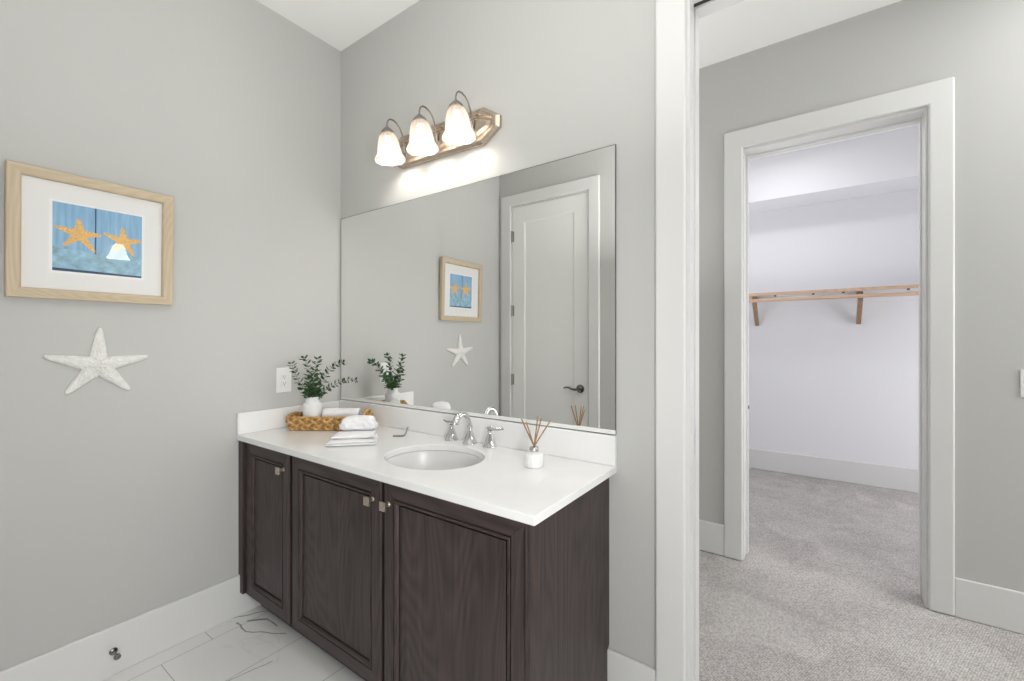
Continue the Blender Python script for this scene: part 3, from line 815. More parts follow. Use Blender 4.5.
pl = plate([(0.366, 0.083, 0.092, 0.026, -0.001), (0.366, 0.083, 0.092, 0.026, -0.016), (0.352, 0.070, 0.085, 0.022, -0.030), (0.334, 0.055, 0.078, 0.018, -0.030), (0.330, 0.051, 0.076, 0.017, -0.022), (0.316, 0.043, 0.070, 0.014, -0.022), (0.296, 0.030, 0.058, 0.010, -0.028)])
RT = Matrix.Rotation(TILT, 4, 'Y')
pl.xform(Matrix.Translation((LX, 0, LZ)) @ RT)
pl.build('backplate', M['nickel'], lit, bevel=0.0012, angle=15)
for i, dx in enumerate((-0.229, 0.0, 0.226)):
    cz = LZ - dx * math.tan(TILT)
    cx, cy = LX + dx, -0.146
    za = cz + 0.066     # top of the shade cap
    b = MB()
    arc = [(cx, -0.026, cz - 0.020), (cx, -0.034, cz + 0.0), (cx, -0.040, cz + 0.035), (cx, -0.049, cz + 0.067), (cx, -0.064, cz + 0.094), (cx, -0.085, cz + 0.112), (cx, -0.107, cz + 0.119), (cx, -0.127, cz + 0.116), (cx, -0.140, cz + 0.104), (cx, -0.146, cz + 0.086), (cx, cy, za - 0.004)]
    b.tube(arc, 0.0038, 10)
    bb = MB().lathe([(0, 0), (0.016, 0), (0.016, 0.004), (0.008, 0.008), (0, 0.009)], n=18)
    bb.xform(Matrix.Translation((cx, -0.022, cz - 0.020)) @ Matrix.Rotation(PI / 2, 4, 'X'))
    me = bpy.data.meshes.new('t'); bb.bm.to_mesh(me); bb.bm.free(); b.bm.from_mesh(me); bpy.data.meshes.remove(me)
    b.build('arm', M['nickel_arm'], lit)
    sh = bpy.data.objects.new('lamp_shade', None); COL.objects.link(sh); sh.empty_display_size = 0.03
    sh.parent = lit; sh.location = Vector((cx, cy, za)) - lit.location; sh.rotation_euler = (math.radians(8), 0, 0)
    MB().lathe([(0, za + 0.004), (0.008, za + 0.003), (0.013, za - 0.002), (0.023, za - 0.010), (0.033, za - 0.022), (0.035, za - 0.029), (0.030, za - 0.027), (0, za - 0.014)], (cx, cy), 28)\
        .build('cap', M['nickel_arm'], sh)
    zz = za - 0.020
    o = [(0.026, 0.0), (0.036, -0.012), (0.045, -0.030), (0.051, -0.052), (0.055, -0.077), (0.058, -0.098), (0.061, -0.107), (0.068, -0.116), (0.073, -0.126), (0.073, -0.136), (0.069, -0.142)]
    inn = [(0.066, -0.140), (0.069, -0.128), (0.064, -0.119), (0.057, -0.110), (0.054, -0.100), (0.051, -0.077), (0.047, -0.052), (0.041, -0.030), (0.032, -0.012), (0.022, -0.002)]
    g = MB(); N_ = 48; rings = []
    for r, z in o + inn:
        f = max(0.0, (-z - 0.09) / 0.044)
        rings.append([g.bm.verts.new((r * (1 + 0.012 * f * math.cos(8 * 2 * PI * k / N_)) * math.cos(2 * PI * k / N_), r * (1 + 0.012 * f * math.cos(8 * 2 * PI * k / N_)) * math.sin(2 * PI * k / N_), z - 0.0012 * f * math.cos(8 * 2 * PI * k / N_))) for k in range(N_)])
    for a, c in zip(rings, rings[1:]):
        for k in range(N_): g.bm.faces.new((a[k], a[(k + 1) % N_], c[(k + 1) % N_], c[k]))
    go = g.build('glass', M['shade'], sh, world=False, angle=60)
    go.location = (0, 0, -0.020)
    bl = MB().lathe([(0, 0.0), (0.012, -0.002), (0.013, -0.03), (0.018, -0.045), (0.026, -0.062), (0.029, -0.078), (0.026, -0.093), (0.016, -0.103), (0, -0.107)], n=24)
    bo = bl.build('bulb', M['bulb'], sh, world=False); bo.location = (0, 0, -0.042)

# sconce on the wall behind the photographer: it shows as the bright spot in the picture glass
sc = thing('wall_sconce', (3.05, -0.365, 2.07), 'small glowing bell-shaped wall sconce on the wall right of the pocket doorway', 'wall light')
MB().lathe([(0.0, 2.08), (0.03, 2.075), (0.05, 2.03), (0.06, 1.98), (0.085, 1.94), (0.08, 1.94), (0.05, 1.99), (0.0, 2.00)], (2.93, -0.365), 32).build('shade', M['sconce_shade'], sc)
MB().tube([(3.049, -0.365, 2.05), (2.99, -0.365, 2.11), (2.94, -0.365, 2.10), (2.93, -0.365, 2.078)], 0.008, 10).box(3.035, 3.0495, -0.405, -0.325, 1.99, 2.11).build('arm', M['nickel_arm'], sc)

# ================================================================ FRAMED PICTURE
pic = thing('framed_picture', (0.0, -1.07, 1.50), 'light oak framed picture of two orange starfish on blue boards, on the grey wall', 'picture')
FA = dict(y0=-1.316, y1=-0.836, z0=1.504, z1=1.978)
tiltm = Matrix.Translation((0.004, 0, FA['z0'])) @ Matrix.Rotation(math.radians(1.5), 4, 'Y') @ Matrix.Translation((-0.002, 0, -FA['z0']))
fw = 0.038
y0, y1, z0, z1 = FA['y0'], FA['y1'], FA['z0'], FA['z1']


def fmember(p0, p1, inn, m):
    prof = [(0, 0.0), (0, 0.024), (0.003, 0.027), (fw - 0.006, 0.024), (fw - 0.002, 0.021), (fw, 0.012), (fw, 0.0)]
    d = (Vector(p1) - Vector(p0)).normalized(); i = Vector(inn); bm = bmesh.new(); A = []; B = []
    for t, x in prof:
        a = Vector(p0) + (d + i) * t; c = Vector(p1) + (i - d) * t
        A.append(bm.verts.new((x, a.x, a.y))); B.append(bm.verts.new((x, c.x, c.y)))
    n = len(prof)
    for k in range(n): j = (k + 1) % n; bm.faces.new((A[k], A[j], B[j], B[k]))
    bm.faces.new(A); bm.faces.new(B[::-1])
    mb = MB(); mb.bm.free(); mb.bm = bm; mb.xform(tiltm)
    mb.build('frame', m, pic, angle=20)


fmember((y0, z0), (y0, z1), (1, 0), M['oak_v']); fmember((y1, z0), (y1, z1), (-1, 0), M['oak_v'])
fmember((y0, z0), (y1, z0), (0, 1), M['oak']); fmember((y0, z1), (y1, z1), (0, -1), M['oak'])
AY0, AY1, AZ0, AZ1 = -1.201, -0.940, 1.612, 1.868


def rect_ring(bm_, oy0, oy1, oz0, oz1, iy0, iy1, iz0, iz1, x0, x1):
    bm_.box(x0, x1, oy0, iy0, oz0, oz1).box(x0, x1, iy1, oy1, oz0, oz1).box(x0, x1, iy0, iy1, oz0, iz0).box(x0, x1, iy0, iy1, iz1, oz1)
    return bm_


g = 0.009
rect_ring(MB(), y0 + fw - .002, y1 - fw + .002, z0 + fw - .002, z1 - fw + .002, AY0 - g, AY1 + g, AZ0 - g, AZ1 + g, 0.0065, 0.009).xform(tiltm).build('mat_board', M['mat_board'], pic, smooth=False)
rect_ring(MB(), AY0 - g, AY1 + g, AZ0 - g, AZ1 + g, AY0, AY1, AZ0, AZ1, 0.0055, 0.0075).xform(tiltm).build('inner_mat', M['bevel'], pic, smooth=False)
pr = MB().box(0.003, 0.0052, AY0 - .002, AY1 + .002, AZ0 - .002, AZ1 + .002).xform(tiltm).build('print', M['blue'], pic, smooth=False, label='blue painted boards print with two orange starfish')
W, Hh = AY1 - AY0, AZ1 - AZ0


def flat(pts, x0, x1, m, name):
    mb = MB().prism([(AY0 + u * W, AZ0 + v * Hh) for u, v in pts], 0, x0, x1)
    mb.xform(tiltm); return mb.build(name, m, pr, smooth=False)


def wav(u, s): return 0.012 * math.sin(9 * u + s) + 0.012 * math.sin(21 * u + 2 * s)
flat([(0, 0.045), (1, 0.03)] + [(1 - k / 24, 0.33 + wav(1 - k / 24, 1.0)) for k in range(25)], 0.0052, 0.00535, M['blue_cloth'], 'painted_cloth')
flat([(0, 0.0), (1, 0.0), (1, 0.028), (0, 0.043)], 0.0052, 0.00535, M['blue_line'], 'painted_shadow')
flat([(0.445, 0.30), (0.462, 0.30), (0.462, 1), (0.445, 1)], 0.0052, 0.00535, M['blue_line'], 'board_seam')
flat([(0.71, 0.34), (0.714, 0.34), (0.714, 1), (0.71, 1)], 0.0052, 0.0053, M['blue'], 'board_seam')


def star_pts(cu, cv, tips, rin):
    n = len(tips); out = []
    angs = [math.atan2(v - cv, u - cu) for u, v in tips]
    for k in range(n):
        u, v = tips[k]; a = angs[k]; r = math.hypot(u - cu, v - cv)
        a2 = angs[(k + 1) % n]
        while a2 < a: a2 += 2 * PI
        px, py = -math.sin(a) * 0.022, math.cos(a) * 0.022
        out += [(u - px * .8, v - py * .8), (u + (u - cu) / r * .012, v + (v - cv) / r * .012), (u + px * .8, v + py * .8)]
        am = (a + a2) / 2
        out.append((cu + rin * math.cos(am), cv + rin * math.sin(am)))
    return out


flat(star_pts(0.28, 0.57, [(0.51, 0.60), (0.27, 0.79), (0.03, 0.64), (0.12, 0.38), (0.44, 0.34)], 0.088), 0.0054, 0.0057, M['orange_star'], 'painted_starfish')
flat(star_pts(0.775, 0.55, [(0.985, 0.60), (0.765, 0.76), (0.555, 0.64), (0.65, 0.38), (0.90, 0.36)], 0.080), 0.0054, 0.0057, M['orange_star'], 'painted_starfish')
MB().box(0.0105, 0.0118, y0 + fw - .001, y1 - fw + .001, z0 + fw - .001, z1 - fw + .001).xform(tiltm).build('glass_pane', M['pane'], pic, smooth=False)

# ================================================================ WALL STARFISH
def starfish():
    cy, cz = -1.073, 1.252
    tips = [(-1.068, 1.394), (-0.924, 1.281), (-0.980, 1.150), (-1.160, 1.152), (-1.214, 1.290)]
    bm = bmesh.new(); NA, NR = 200, 26
    def dist_arm(p):
        best = -1; bh = 0
        for (ty, tz) in tips:
            d = Vector((ty - cy, tz - cz)); L_ = d.length; d /= L_
            q = Vector((p[0] - cy, p[1] - cz)); t = q.dot(d); s = abs(q.x * d.y - q.y * d.x)
            tt = max(0, min(1, t / L_)); wd = 0.0250 * (1 - tt) ** 0.85 + 0.0082
            if t < 0: s = q.length
            if t > L_: s = math.hypot(s, t - L_)
            v = 1 - (s / wd) ** 2
            if v > 0: bh = max(bh, math.sqrt(v) * (0.007 + 0.012 * (1 - tt)))
            best = max(best, wd - s)
        return best, bh
    # radial outline: march outwards
    out = []
    for k in range(NA):
        a = 2 * PI * k / NA; lo = 0.02; r = lo
        while r < 0.2 and dist_arm((cy + r * math.cos(a), cz + r * math.sin(a)))[0] > 0: r += 0.0008
        out.append(r)
    sm = out[:]
    rings = []
    for j in range(NR + 1):
        f = j / NR
        ring = []
        for k in range(NA):
            a = 2 * PI * k / NA; r = sm[k] * f
            p = (cy + r * math.cos(a), cz + r * math.sin(a))
            h = dist_arm(p)[1]
            h = max(h, 0.021 * max(0, 1 - (r / 0.035) ** 2) ** .5 if r < 0.035 else 0)
            e = noise.noise(Vector((p[0] * 190, p[1] * 190, 3.0)))
            e2 = noise.noise(Vector((p[0] * 90, p[1] * 90, 7.0)))
            h += (0.0040 * e + 0.0022 * e2) * (1 if f < 0.97 else 0)
            ring.append(bm.verts.new((0.004 + max(0, h), p[0], p[1])) if not (j == 0 and k > 0) else None)
        rings.append(ring)
    c = rings[0][0]
    for k in range(NA): bm.faces.new((c, rings[1][k], rings[1][(k + 1) % NA]))
    for a, b_ in zip(rings[1:], rings[2:]):
        for k in range(NA): bm.faces.new((a[k], b_[k], b_[(k + 1) % NA], a[(k + 1) % NA]))
    back = [bm.verts.new((0.0015, v.co.y, v.co.z)) for v in rings[-1]]
    for k in range(NA): bm.faces.new((rings[-1][k], back[k], back[(k + 1) % NA], rings[-1][(k + 1) % NA]))
    bm.faces.new(back)
    m = MB(); m.bm.free(); m.bm = bm
    o = m.build('starfish_ornament', M['star'], angle=70)
    tag(o, 'white textured starfish ornament on the wall below the framed picture', 'ornament')


starfish()

# ================================================================ OUTLET, SWITCH, DOOR STOP
out = thing('electrical_outlet', (0.0, -0.34, 1.138), 'white double electrical outlet on the wall beside the mirror', 'outlet')
MB().box(0.0005, 0.006, -0.380, -0.300, 1.073, 1.205).build('cover_plate', M['plastic'], out, bevel=0.003, seg=3)
MB().box(0.006, 0.009, -0.3565, -0.3235, 1.105, 1.173).build('receptacle', M['plastic'], out, bevel=0.0015)
b = MB()
for zc_ in (1.121, 1.157):
    b.box(0.009, 0.0094, -0.3475, -0.3455, zc_ - 0.002, zc_ + 0.007).box(0.009, 0.0094, -0.3345, -0.3325, zc_ - 0.001, zc_ + 0.006)
    b.tube([(0.009, -0.340, zc_ - 0.008), (0.0094, -0.340, zc_ - 0.008)], 0.0025, 10)
b.build('slots', M['dark'], out, smooth=False, label='dark plug slots')
sw = thing('light_switch', (3.12, YH, 1.155), 'white light switch plate on the grey wall right of the closet doorway', 'light switch')
MB().box(3.088, 3.168, YH - 0.006, YH - 0.0005, 1.092, 1.218).build('cover_plate', M['plastic'], sw, bevel=0.003, seg=3)
MB().box(3.111, 3.145, YH - 0.010, YH - 0.006, 1.121, 1.189).build('rocker', M['plastic'], sw, bevel=0.002)
ds = thing('door_stop', (0.015, -1.03, 0.095), 'small dark metal door stop sticking out of the left baseboard', 'door stop')
b = MB().lathe([(0, 0), (0.014, 0), (0.013, 0.004), (0.006, 0.007), (0.0045, 0.012), (0.0045, 0.05), (0, 0.05)], n=18)
b.xform(Matrix.Translation((0.0155, -1.03, 0.098)) @ Matrix.Rotation(PI / 2, 4, 'Y'))
b.build('rod', M['darkmetal'], ds)
b = MB().lathe([(0, 0), (0.009, 0), (0.011, 0.003), (0.011, 0.010), (0.008, 0.014), (0, 0.015)], n=18)
b.xform(Matrix.Translation((0.063, -1.03, 0.098)) @ Matrix.Rotation(PI / 2, 4, 'Y'))
b.build('bumper', M['rubber'], ds, label='grey rubber bumper')

# ================================================================ BASKET
BA = math.radians(34.5)
bd = Vector((math.cos(BA), math.sin(BA), 0)); bp_ = Vector((-math.sin(BA), math.cos(BA), 0))
BO = Vector((0.122, -0.381, ZC))
BL, BW = 0.380, 0.138
bas = thing('wicker_basket', tuple(BO + bd * BL / 2 + bp_ * BW / 2), 'golden brown woven grass tray basket on the counter in the corner', 'basket')


def rect_path(off, n=220):
    """rounded-rectangle path in basket coords, offset outwards"""
    L_, W_, r = BL + 2 * off, BW + 2 * off, 0.016 + off
    c = [(L_ - off - r, -off + r, -PI / 2), (L_ - off - r, W_ - off - r, 0), (-off + r, W_ - off - r, PI / 2), (-off + r, -off + r, PI)]
    pts = []
    for (x, y, a0) in c:
        for k in range(7):
            a = a0 + k / 6 * PI / 2; pts.append((x + r * math.cos(a), y + r * math.sin(a), math.cos(a), math.sin(a)))
    pts.append(pts[0])
    # resample
    ls = [0]
    for p, q in zip(pts, pts[1:]): ls.append(ls[-1] + math.hypot(p[0] - q[0], p[1] - q[1]))
    res = []; tot = ls[-1]; j = 0
    for i in range(n + 1):
        s_ = tot * i / n
        while j < len(ls) - 2 and ls[j + 1] < s_: j += 1
        t = (s_ - ls[j]) / max(1e-9, ls[j + 1] - ls[j]); p, q = pts[j], pts[j + 1]
        v = [p[m] * (1 - t) + q[m] * t for m in range(4)]; l = math.hypot(v[2], v[3])
        res.append((v[0], v[1], v[2] / l, v[3] / l, s_))
    return res, tot


def bpt(x, y, z): return BO + bd * x + bp_ * y + Vector((0, 0, z))


rng = random.Random(4)
b = MB()
rows = 3
for row in range(rows):
    zc_ = 0.0170 + row * 0.0190; off = -0.006 + row * 0.0060
    path, tot = rect_path(off, 200)
    per = tot / round(tot / 0.060)
    for st in range(3):
        ph = st / 3 * 2 * PI
        pts = []
        for (x, y, nx, ny, s_) in path:
            a = 2 * PI * s_ / per * (1 if row % 2 == 0 else -1) + ph
            u_ = 0.0098 * math.sin(a); n_ = 0.0045 * math.sin(2 * a)
            pts.append(bpt(x + nx * n_, y + ny * n_, zc_ + u_))
        nf = len(b.bm.faces)
        b.tube(pts, 0.0068, 6, cap=False)
        b.bm.faces.ensure_lookup_table()
        for f_ in b.bm.faces[nf:]: f_.material_index = st
bo_ = b.build('braided_side', M['weave'], bas, angle=60)
bo_.data.materials.append(M['weave_pale']); bo_.data.materials.append(M['weave_dark'])
b = MB()
path, tot = rect_path(0.0085, 160)
for st in range(2):
    pts = [bpt(x + nx * 0.0035 * math.cos(2 * PI * s_ / 0.03 + st * PI), y + ny * 0.0035 * math.cos(2 * PI * s_ / 0.03 + st * PI), 0.0680 + 0.0035 * math.sin(2 * PI * s_ / 0.03 + st * PI)) for (x, y, nx, ny, s_) in path]
    b.tube(pts, 0.0042, 6, cap=False)
b.build('rim', M['weave'], bas, angle=60)
b = MB()
for lay in range(2):
    for k in range(9):
        y = 0.008 + k * (BW - 0.016) / 8
        b.tube([bpt(0.006, y, 0.0075 + lay * 0.014), bpt(BL - 0.006, y, 0.0075 + lay * 0.014)], 0.0074, 6)
b.build('base_weave', M['weave'], bas, angle=60)
for (xe, up_) in ((BL + 0.004, 0.030), (-0.006, 0.010)):      # end handles
    b = MB()
    for st in range(3):
        pts = []
        for k in range(25):
            t = k / 24; a = PI * t; w_ = 2 * PI * (4 * t + st / 3)
            pts.append(bpt(xe + 0.004 * math.cos(w_), BW / 2 - math.cos(a) * BW * 0.36, 0.066 + up_ * math.sin(a) ** 0.6 + 0.004 * math.sin(w_)))
        b.tube(pts, 0.0048, 6)
    b.build('handle', M['weave'], bas, angle=60)

# ================================================================ POTTED PLANT
pc = bpt(0.093, 0.070, 0.0)
pcx, pcy = pc.x, pc.y
z0 = ZC + 0.0295
plant = thing('potted_plant', (pcx, pcy, z0), 'small green eucalyptus sprigs in a ribbed white vase inside the basket', 'plant')
MB().lathe([(0, z0), (0.038, z0), (0.044, z0 + 0.004), (0.045, z0 + 0.012), (0.0455, z0 + 0.094), (0.043, z0 + 0.103), (0.0345, z0 + 0.108), (0.0325, z0 + 0.113), (0.0325, z0 + 0.131), (0.034, z0 + 0.137), (0.031, z0 + 0.137), (0.0295, z0 + 0.115), (0.0, z0 + 0.110)], (pcx, pcy), 144, ribs=30, rib=0.018)\
    .build('vase', M['pot'], plant, angle=60)
rv = Vector((0.8175, 0.5759, 0)); fv = Vector((-0.5759, 0.8175, 0))   # sideways and away, as the sprigs fan
rng = random.Random(11)
base_p = Vector((pcx, pcy, z0 + 0.128))


def sprig(pts2, n_leaf, lsize, ph=0.0):
    """pts2: list of (side, away, up) offsets from the vase mouth"""
    P3 = [base_p + rv * a + fv * c + Vector((0, 0, u)) for a, c, u in pts2]
    # smooth with Catmull-Rom
    cur = []
    Q = [P3[0]] + P3 + [P3[-1]]
    for i in range(1, len(Q) - 2):
        for k in range(8):
            t = k / 8
            p0, p1, p2, p3 = Q[i - 1], Q[i], Q[i + 1], Q[i + 2]
            cur.append(0.5 * ((2 * p1) + (p2 - p0) * t + (2 * p0 - 5 * p1 + 4 * p2 - p3) * t * t + (3 * p1 - p0 - 3 * p2 + p3) * t ** 3))
    cur.append(P3[-1])
    m = MB(); m.tube(cur, [0.0016 * (1 - 0.6 * i / len(cur)) for i in range(len(cur))], 5)
    st = m.build('sprig', M['stem'], plant)
    lm = MB(); bm = lm.bm
    for i in range(n_leaf):
        f = 0.22 + 0.78 * i / (n_leaf - 1)
        idx = min(len(cur) - 2, int(f * (len(cur) - 1)))
        p = cur[idx]; t = (cur[idx + 1] - cur[max(0, idx - 1)]).normalized()
        s = 1.15 * lsize * (1 - 0.55 * max(0, f - 0.35)) * rng.uniform(0.85, 1.15)
        for side in (0, 1):
            a = ph + (i % 2) * PI / 2 * 0.8 + side * PI + rng.uniform(-.3, .3)
            o1 = t.orthogonal().normalized(); o2 = t.cross(o1)
            d = (o1 * math.cos(a) + o2 * math.sin(a)); d = (d * 0.9 + t * 0.45).normalized()
            sd = d.cross(t).normalized()
            nn = d.cross(sd)
            ctr = bm.verts.new(p + d * s * 0.55 - nn * s * .05)
            rim = []
            for k in range(10):
                an = 2 * PI * k / 10
                rad = 0.5 * s * (1 + 0.12 * math.cos(an))
                rim.append(bm.verts.new(p + d * (s * 0.55 + rad * math.cos(an)) + sd * (rad * 0.62 * math.sin(an)) + nn * s * 0.07 * abs(math.sin(an))))
            for k in range(10): bm.faces.new((ctr, rim[k], rim[(k + 1) % 10]))
    lo = lm.build('leaves', M['leaf'], st)
    so = lo.modifiers.new('thick', 'SOLIDIFY'); so.thickness = 0.0006


sprig([(0, 0, -0.01), (-0.025, 0.0, 0.025), (-0.065, 0.005, 0.075), (-0.100, 0.01, 0.140), (-0.112, 0.005, 0.190)], 15, 0.027)
sprig([(0, 0, -0.01), (-0.006, 0.0, 0.03), (-0.018, 0.01, 0.10), (-0.030, 0.02, 0.165), (-0.060, 0.03, 0.215)], 14, 0.029)
sprig([(0, 0, -0.01), (0.010, -0.01, 0.03), (0.022, -0.03, 0.095), (0.038, -0.045, 0.155), (0.058, -0.055, 0.215)], 16, 0.031)
sprig([(0, 0, -0.01), (0.015, 0.02, 0.03), (0.038, 0.06, 0.10), (0.065, 0.10, 0.160), (0.112, 0.135, 0.185)], 15, 0.027)
sprig([(0, 0, -0.01), (0.030, 0.005, 0.018), (0.085, 0.02, 0.055), (0.150, 0.04, 0.088), (0.215, 0.055, 0.092)], 15, 0.025)
sprig([(0, 0, -0.01), (0.0, -0.02, 0.02), (0.008, -0.045, 0.07), (0.012, -0.060, 0.125)], 11, 0.030)
sprig([(0, 0, -0.01), (-0.005, 0.02, 0.02), (0.004, 0.05, 0.065), (0.020, 0.070, 0.130)], 11, 0.028)
sprig([(0, 0, -0.01), (0.006, 0.0, 0.01), (0.0, -0.012, 0.040), (-0.014, -0.018, 0.075)], 8, 0.032)
sprig([(0, 0, -0.01), (0.014, -0.006, 0.01), (0.030, -0.012, 0.040), (0.030, -0.018, 0.075)], 8, 0.030)
sprig([(0, 0, -0.01), (-0.01, 0.006, 0.01), (-0.012, 0.016, 0.030), (-0.030, 0.018, 0.055)], 7, 0.030)


# ================================================================ TOWELS
def cloth_noise(o, amp, sc):
    me = o.data
    for v in me.vertices:
        n = noise.noise(v.co * sc + Vector((3, 1, 7))); v.co += v.normal * amp * n


def roll(p0, p1, R, turns, name, label):
    """rolled towel along p0->p1: outer coil with a spiral seen at both ends"""
    p0, p1 = Vector(p0), Vector(p1); ax = (p1 - p0).normalized(); up = Vector((0, 0, 1)); sd = up.cross(ax).normalized()
    th = R / (turns + 0.5)
    bm = bmesh.new(); NS = int(turns * 26); NL = 16
    prev = None; grid = []
    for i in range(NS + 1):
        a = 2 * PI * turns * i / NS
        ro = 0.25 * th + th * (a / (2 * PI)) ; ro = ro * (R - th * .5) / (0.25 * th + th * turns)
        row = []
        for j in range(NL + 1):
            f = j / NL; p = p0.lerp(p1, f)
            wob = 0.0015 * noise.noise(Vector((a * 2, f * 7, 1)))
            endr = 1.0 - 0.06 * (abs(f - 0.5) * 2) ** 6
            p = p + ax * (0.004 * math.sin(a * 1.3 + 1) * (1 if f > .5 else -1) * (abs(f - .5) * 2) ** 4)
            row.append(bm.verts.new(p + (sd * math.cos(a) + up * math.sin(a)) * (ro + wob) * endr))
        grid.append(row)
    for a, c in zip(grid, grid[1:]):
        for j in range(NL): bm.faces.new((a[j], a[j + 1], c[j + 1], c[j]))
    m = MB(); m.bm.free(); m.bm = bm
    o = m.build(name, M['towel'], angle=80)
    s_ = o.modifiers.new('thick', 'SOLIDIFY'); s_.thickness = th * 0.86; s_.offset = 0
    tag(o, label, 'towel'); return o


r0, r1 = bpt(0.162, 0.069, 0.0735), bpt(0.345, 0.069, 0.0735)
roll(r0, r1, 0.043, 3, 'rolled_towel', 'rolled white hand towel lying in the basket beside the vase')

TA = math.radians(46)
ta = Vector((math.cos(TA), math.sin(TA), 0)); tb = Vector((-math.sin(TA), math.cos(TA), 0))


def pillow_slab(bm, c, la, lb, z0, th, seed, droop=0.0, taper=0.0, res=(34, 26), soft=5):
    """soft folded layer: superellipse slab with rippled surface"""
    c = Vector(c); NA_, NB_ = res
    rows = []
    for side in (1, -1):
        g_ = []
        for i in range(NA_ + 1):
            row = []
            for j in range(NB_ + 1):
                u_ = -1 + 2 * i / NA_; v_ = -1 + 2 * j / NB_
                e = max(0.0, (1 - abs(u_) ** soft)) ** 0.4 * max(0.0, (1 - abs(v_) ** soft)) ** 0.4
                x = u_ * la / 2 * (1 - taper * (v_ + 1) / 2); y = v_ * lb / 2
                rn = noise.noise(Vector((x * 22 + seed, y * 22, seed * 1.7))) * 0.30 + noise.noise(Vector((x * 55 + seed, y * 55, seed))) * 0.14
                edge = 0.05 * noise.noise(Vector((u_ * 3 + seed, v_ * 3, 5.0)))
                x *= 1 + edge; y *= 1 + edge
                hh = th * (0.5 + side * 0.5 * e * (1 + (rn if side > 0 else 0)))
                zz = z0 + hh - droop * (abs(u_) ** 3)
                row.append(bm.verts.new(c + ta * x + tb * y + Vector((0, 0, max(0.0006, zz)))))
            g_.append(row)
        for a, d in zip(g_, g_[1:]):
            for j in range(NB_): bm.faces.new((a[j], a[j + 1], d[j + 1], d[j]))
        rows.append(g_)
    # close rims
    t, bt = rows
    for i in range(NA_):
        bm.faces.new((t[i][0], t[i + 1][0], bt[i + 1][0], bt[i][0])); bm.faces.new((t[i][-1], t[i + 1][-1], bt[i + 1][-1], bt[i][-1]))
    for j in range(NB_):
        bm.faces.new((t[0][j], t[0][j + 1], bt[0][j + 1], bt[0][j])); bm.faces.new((t[-1][j], t[-1][j + 1], bt[-1][j + 1], bt[-1][j]))


m = MB()
pillow_slab(m.bm, (0.610, -0.334, ZC), 0.222, 0.178, 0.0004, 0.010, 1.0, taper=0.10)
pillow_slab(m.bm, (0.606, -0.329, ZC), 0.212, 0.170, 0.0080, 0.012, 2.3, taper=0.12)
pillow_slab(m.bm, (0.592, -0.314, ZC), 0.188, 0.138, 0.0160, 0.028, 4.1, taper=0.10, soft=2.2)
o = m.build('folded_towel', M['towel'], angle=80)
sub = o.modifiers.new('s', 'SUBSURF'); sub.levels = 1; sub.render_levels = 1
tag(o, 'folded white towel lying flat on the counter beside the basket', 'towel')
# puffy bundled cloth on top
m = MB(); bm = m.bm; NU, NV = 60, 60; grid = []
cc = Vector((0.570, -0.280, ZC + 0.0435))
for i in range(NU + 1):
    u_ = -1 + 2 * i / NU; row = []
    pr_ = max(0.0, 1 - abs(u_) ** 6) ** 0.30
    for j in range(NV):
        a = 2 * PI * j / NV
        ca, sa = math.cos(a), math.sin(a)
        sx_ = math.copysign(abs(ca) ** 0.62, ca); sz_ = math.copysign(abs(sa) ** 0.62, sa)
        ry, rz = 0.050, 0.032
        n_ = noise.noise(Vector((u_ * 1.8, ca * 1.2, sa * 1.2 + 4)))
        # ridged drape folds sweeping across the front
        fd = noise.noise(Vector((u_ * 2.4 + sa * 1.6, sa * 3.0 - u_ * 1.2, ca * 1.5)))
        ridge = (1 - abs(fd) * 2.6)
        k = 1 + 0.10 * n_ + 0.10 * max(-1, ridge) * (0.4 + 0.6 * max(0, -sx_))
        waist = 1 - 0.10 * max(0, -sz_) * (1 if sx_ < 0 else 0.3)
        y = ry * sx_ * pr_ * k * waist; z = rz * sz_ * pr_ * (1 + 0.10 * n_)
        p = cc + ta * (u_ * 0.087 * (1 + 0.03 * n_) * (0.93 + 0.07 * -sz_)) + tb * y + Vector((0, 0, rz + z - 0.004 * abs(u_) ** 2 * (1 if sz_ > 0 else 0)))
        p.z = max(p.z, cc.z + 0.0008)
        row.append(bm.verts.new(p))
    grid.append(row)
for a, d in zip(grid, grid[1:]):
    for j in range(NV): bm.faces.new((a[j], a[(j + 1) % NV], d[(j + 1) % NV], d[j]))
bm.faces.new(grid[0][::-1]); bm.faces.new(grid[-1])
o = m.build('washcloth', M['towel'], angle=80)
sub = o.modifiers.new('s', 'SUBSURF'); sub.levels = 1; sub.render_levels = 1
tag(o, 'puffy loosely bundled white washcloth on top of the flat folded towel', 'towel')

# ================================================================ SMALL GREY CLIP on the counter
m = MB()
q0 = Vector((0.667, -0.155, ZC + 0.0012)); dirc = Vector((0.80, 0.60, 0))
pts = [q0, q0 + dirc * 0.020, q0 + dirc * 0.045, q0 + dirc * 0.056 + Vector((0, 0, 0.004)), q0 + dirc * 0.062 + Vector((0, 0, 0.016)), q0 + dirc * 0.070 + Vector((0, 0, 0.040))]
sdv = Vector((-0.6, 0.8, 0))
bm = m.bm; A = [];
for p in pts:
    A.append([bm.verts.new(p - sdv * 0.009), bm.verts.new(p + sdv * 0.009), bm.verts.new(p + sdv * 0.009 + Vector((-.003, -.002, 0.004))), bm.verts.new(p - sdv * 0.009 + Vector((-.003, -.002, 0.004)))])
for a, c in zip(A, A[1:]):
    for k in range(4): bm.faces.new((a[k], a[(k + 1) % 4], c[(k + 1) % 4], c[k]))
bm.faces.new(A[0]); bm.faces.new(A[-1][::-1])
o = m.build('metal_clip', M['hinge'], angle=50)
tag(o, 'small grey bent strip lying on the counter left of the faucet', 'clip')

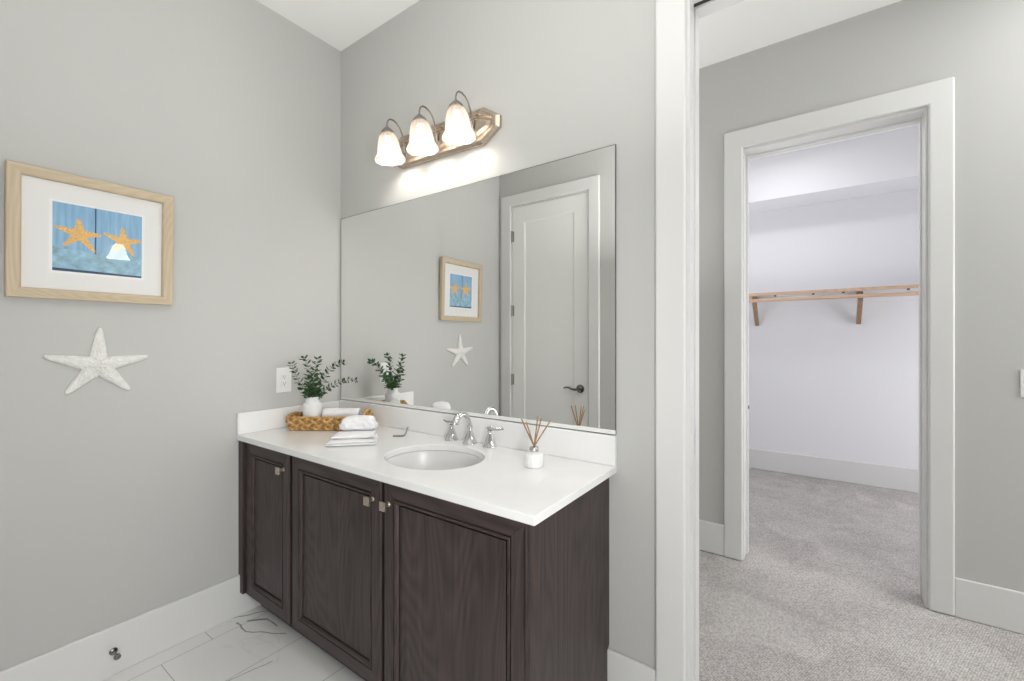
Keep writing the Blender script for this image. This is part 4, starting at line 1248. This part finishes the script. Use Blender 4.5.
# ================================================================ REED DIFFUSER
dx_, dy_ = 1.486, -0.188
dif = thing('reed_diffuser', (dx_, dy_, ZC), 'small white glass reed diffuser with wooden sticks on the right of the counter', 'diffuser')
MB().lathe([(0, ZC), (0.028, ZC), (0.033, ZC + 0.003), (0.034, ZC + 0.009), (0.034, ZC + 0.043), (0.032, ZC + 0.048), (0.025, ZC + 0.051), (0.014, ZC + 0.053), (0.014, ZC + 0.056), (0.0, ZC + 0.056)], (dx_, dy_), 96, ribs=16, rib=0.012)\
    .build('bottle', M['pot'], dif, angle=60)
MB().lathe([(0.0, ZC + 0.056), (0.0165, ZC + 0.056), (0.017, ZC + 0.058), (0.017, ZC + 0.070), (0.0155, ZC + 0.0725), (0.008, ZC + 0.0725), (0.007, ZC + 0.066), (0.0, ZC + 0.066)], (dx_, dy_), 32)\
    .build('collar', M['collar'], dif, label='silver collar')
for (a, c, u_) in ((-0.046, 0.012, 0.172), (-0.030, -0.03, 0.168), (0.016, 0.025, 0.182), (0.026, -0.010, 0.178), (0.060, 0.005, 0.166)):
    p1 = Vector((dx_, dy_, ZC + u_)) + rv * a + fv * c
    p0 = Vector((dx_, dy_, ZC + 0.066)) - rv * a * 0.08 - fv * c * 0.08
    MB().tube([p0, p1], 0.0026, 7).build('reed', M['reed'], dif)

# ================================================================ CLOSET SHELF
cs = thing('closet_shelf', (2.6, 3.46, 1.78), 'white closet shelf with pine front edge on the closet back wall', 'shelf')
MB().box(1.002, 4.198, 3.325, YC - 0.001, 1.790, 1.808).build('board', M['closet'], cs, smooth=False)
MB().box(1.002, 4.198, 3.305, 3.325, 1.783, 1.812).build('front_edge', M['pine'], cs, bevel=0.002, label='pine front edge')
MB().box(1.002, 4.198, YC - 0.020, YC - 0.001, 1.700, 1.7895).build('wall_cleat', M['closet'], cs, bevel=0.002)
for x in (1.19, 2.0, 2.30, 2.52, 2.95, 3.4, 3.9):
    MB().tube([(x, 3.320, 1.782), (x, 3.320, 1.772)], 0.010, 10).build('screw', M['dark'], cs, label='dark screw head')
for x in (1.10, 1.822, 2.640, 3.46):
    b = MB()
    b.box(x - 0.018, x + 0.018, 3.33, YC - 0.021, 1.745, 1.782)
    b.prism([(3.325, 1.782), (3.325, 1.700), (3.352, 1.690), (YC - 0.05, 1.500), (YC - 0.021, 1.500), (YC - 0.021, 1.55), (3.42, 1.700), (3.40, 1.782)], 0, x - 0.017, x + 0.017)
    b.build('bracket', M['bracket'], cs, bevel=0.002, label='brown wood shelf bracket')
rod = MB().tube([(1.002, 3.302, 1.738), (4.198, 3.302, 1.738)], 0.0165, 20).build('closet_rod', M['pine'])
tag(rod, 'round pine clothes rod hanging below the closet shelf front edge', 'rod')

print('objects', len(bpy.data.objects))
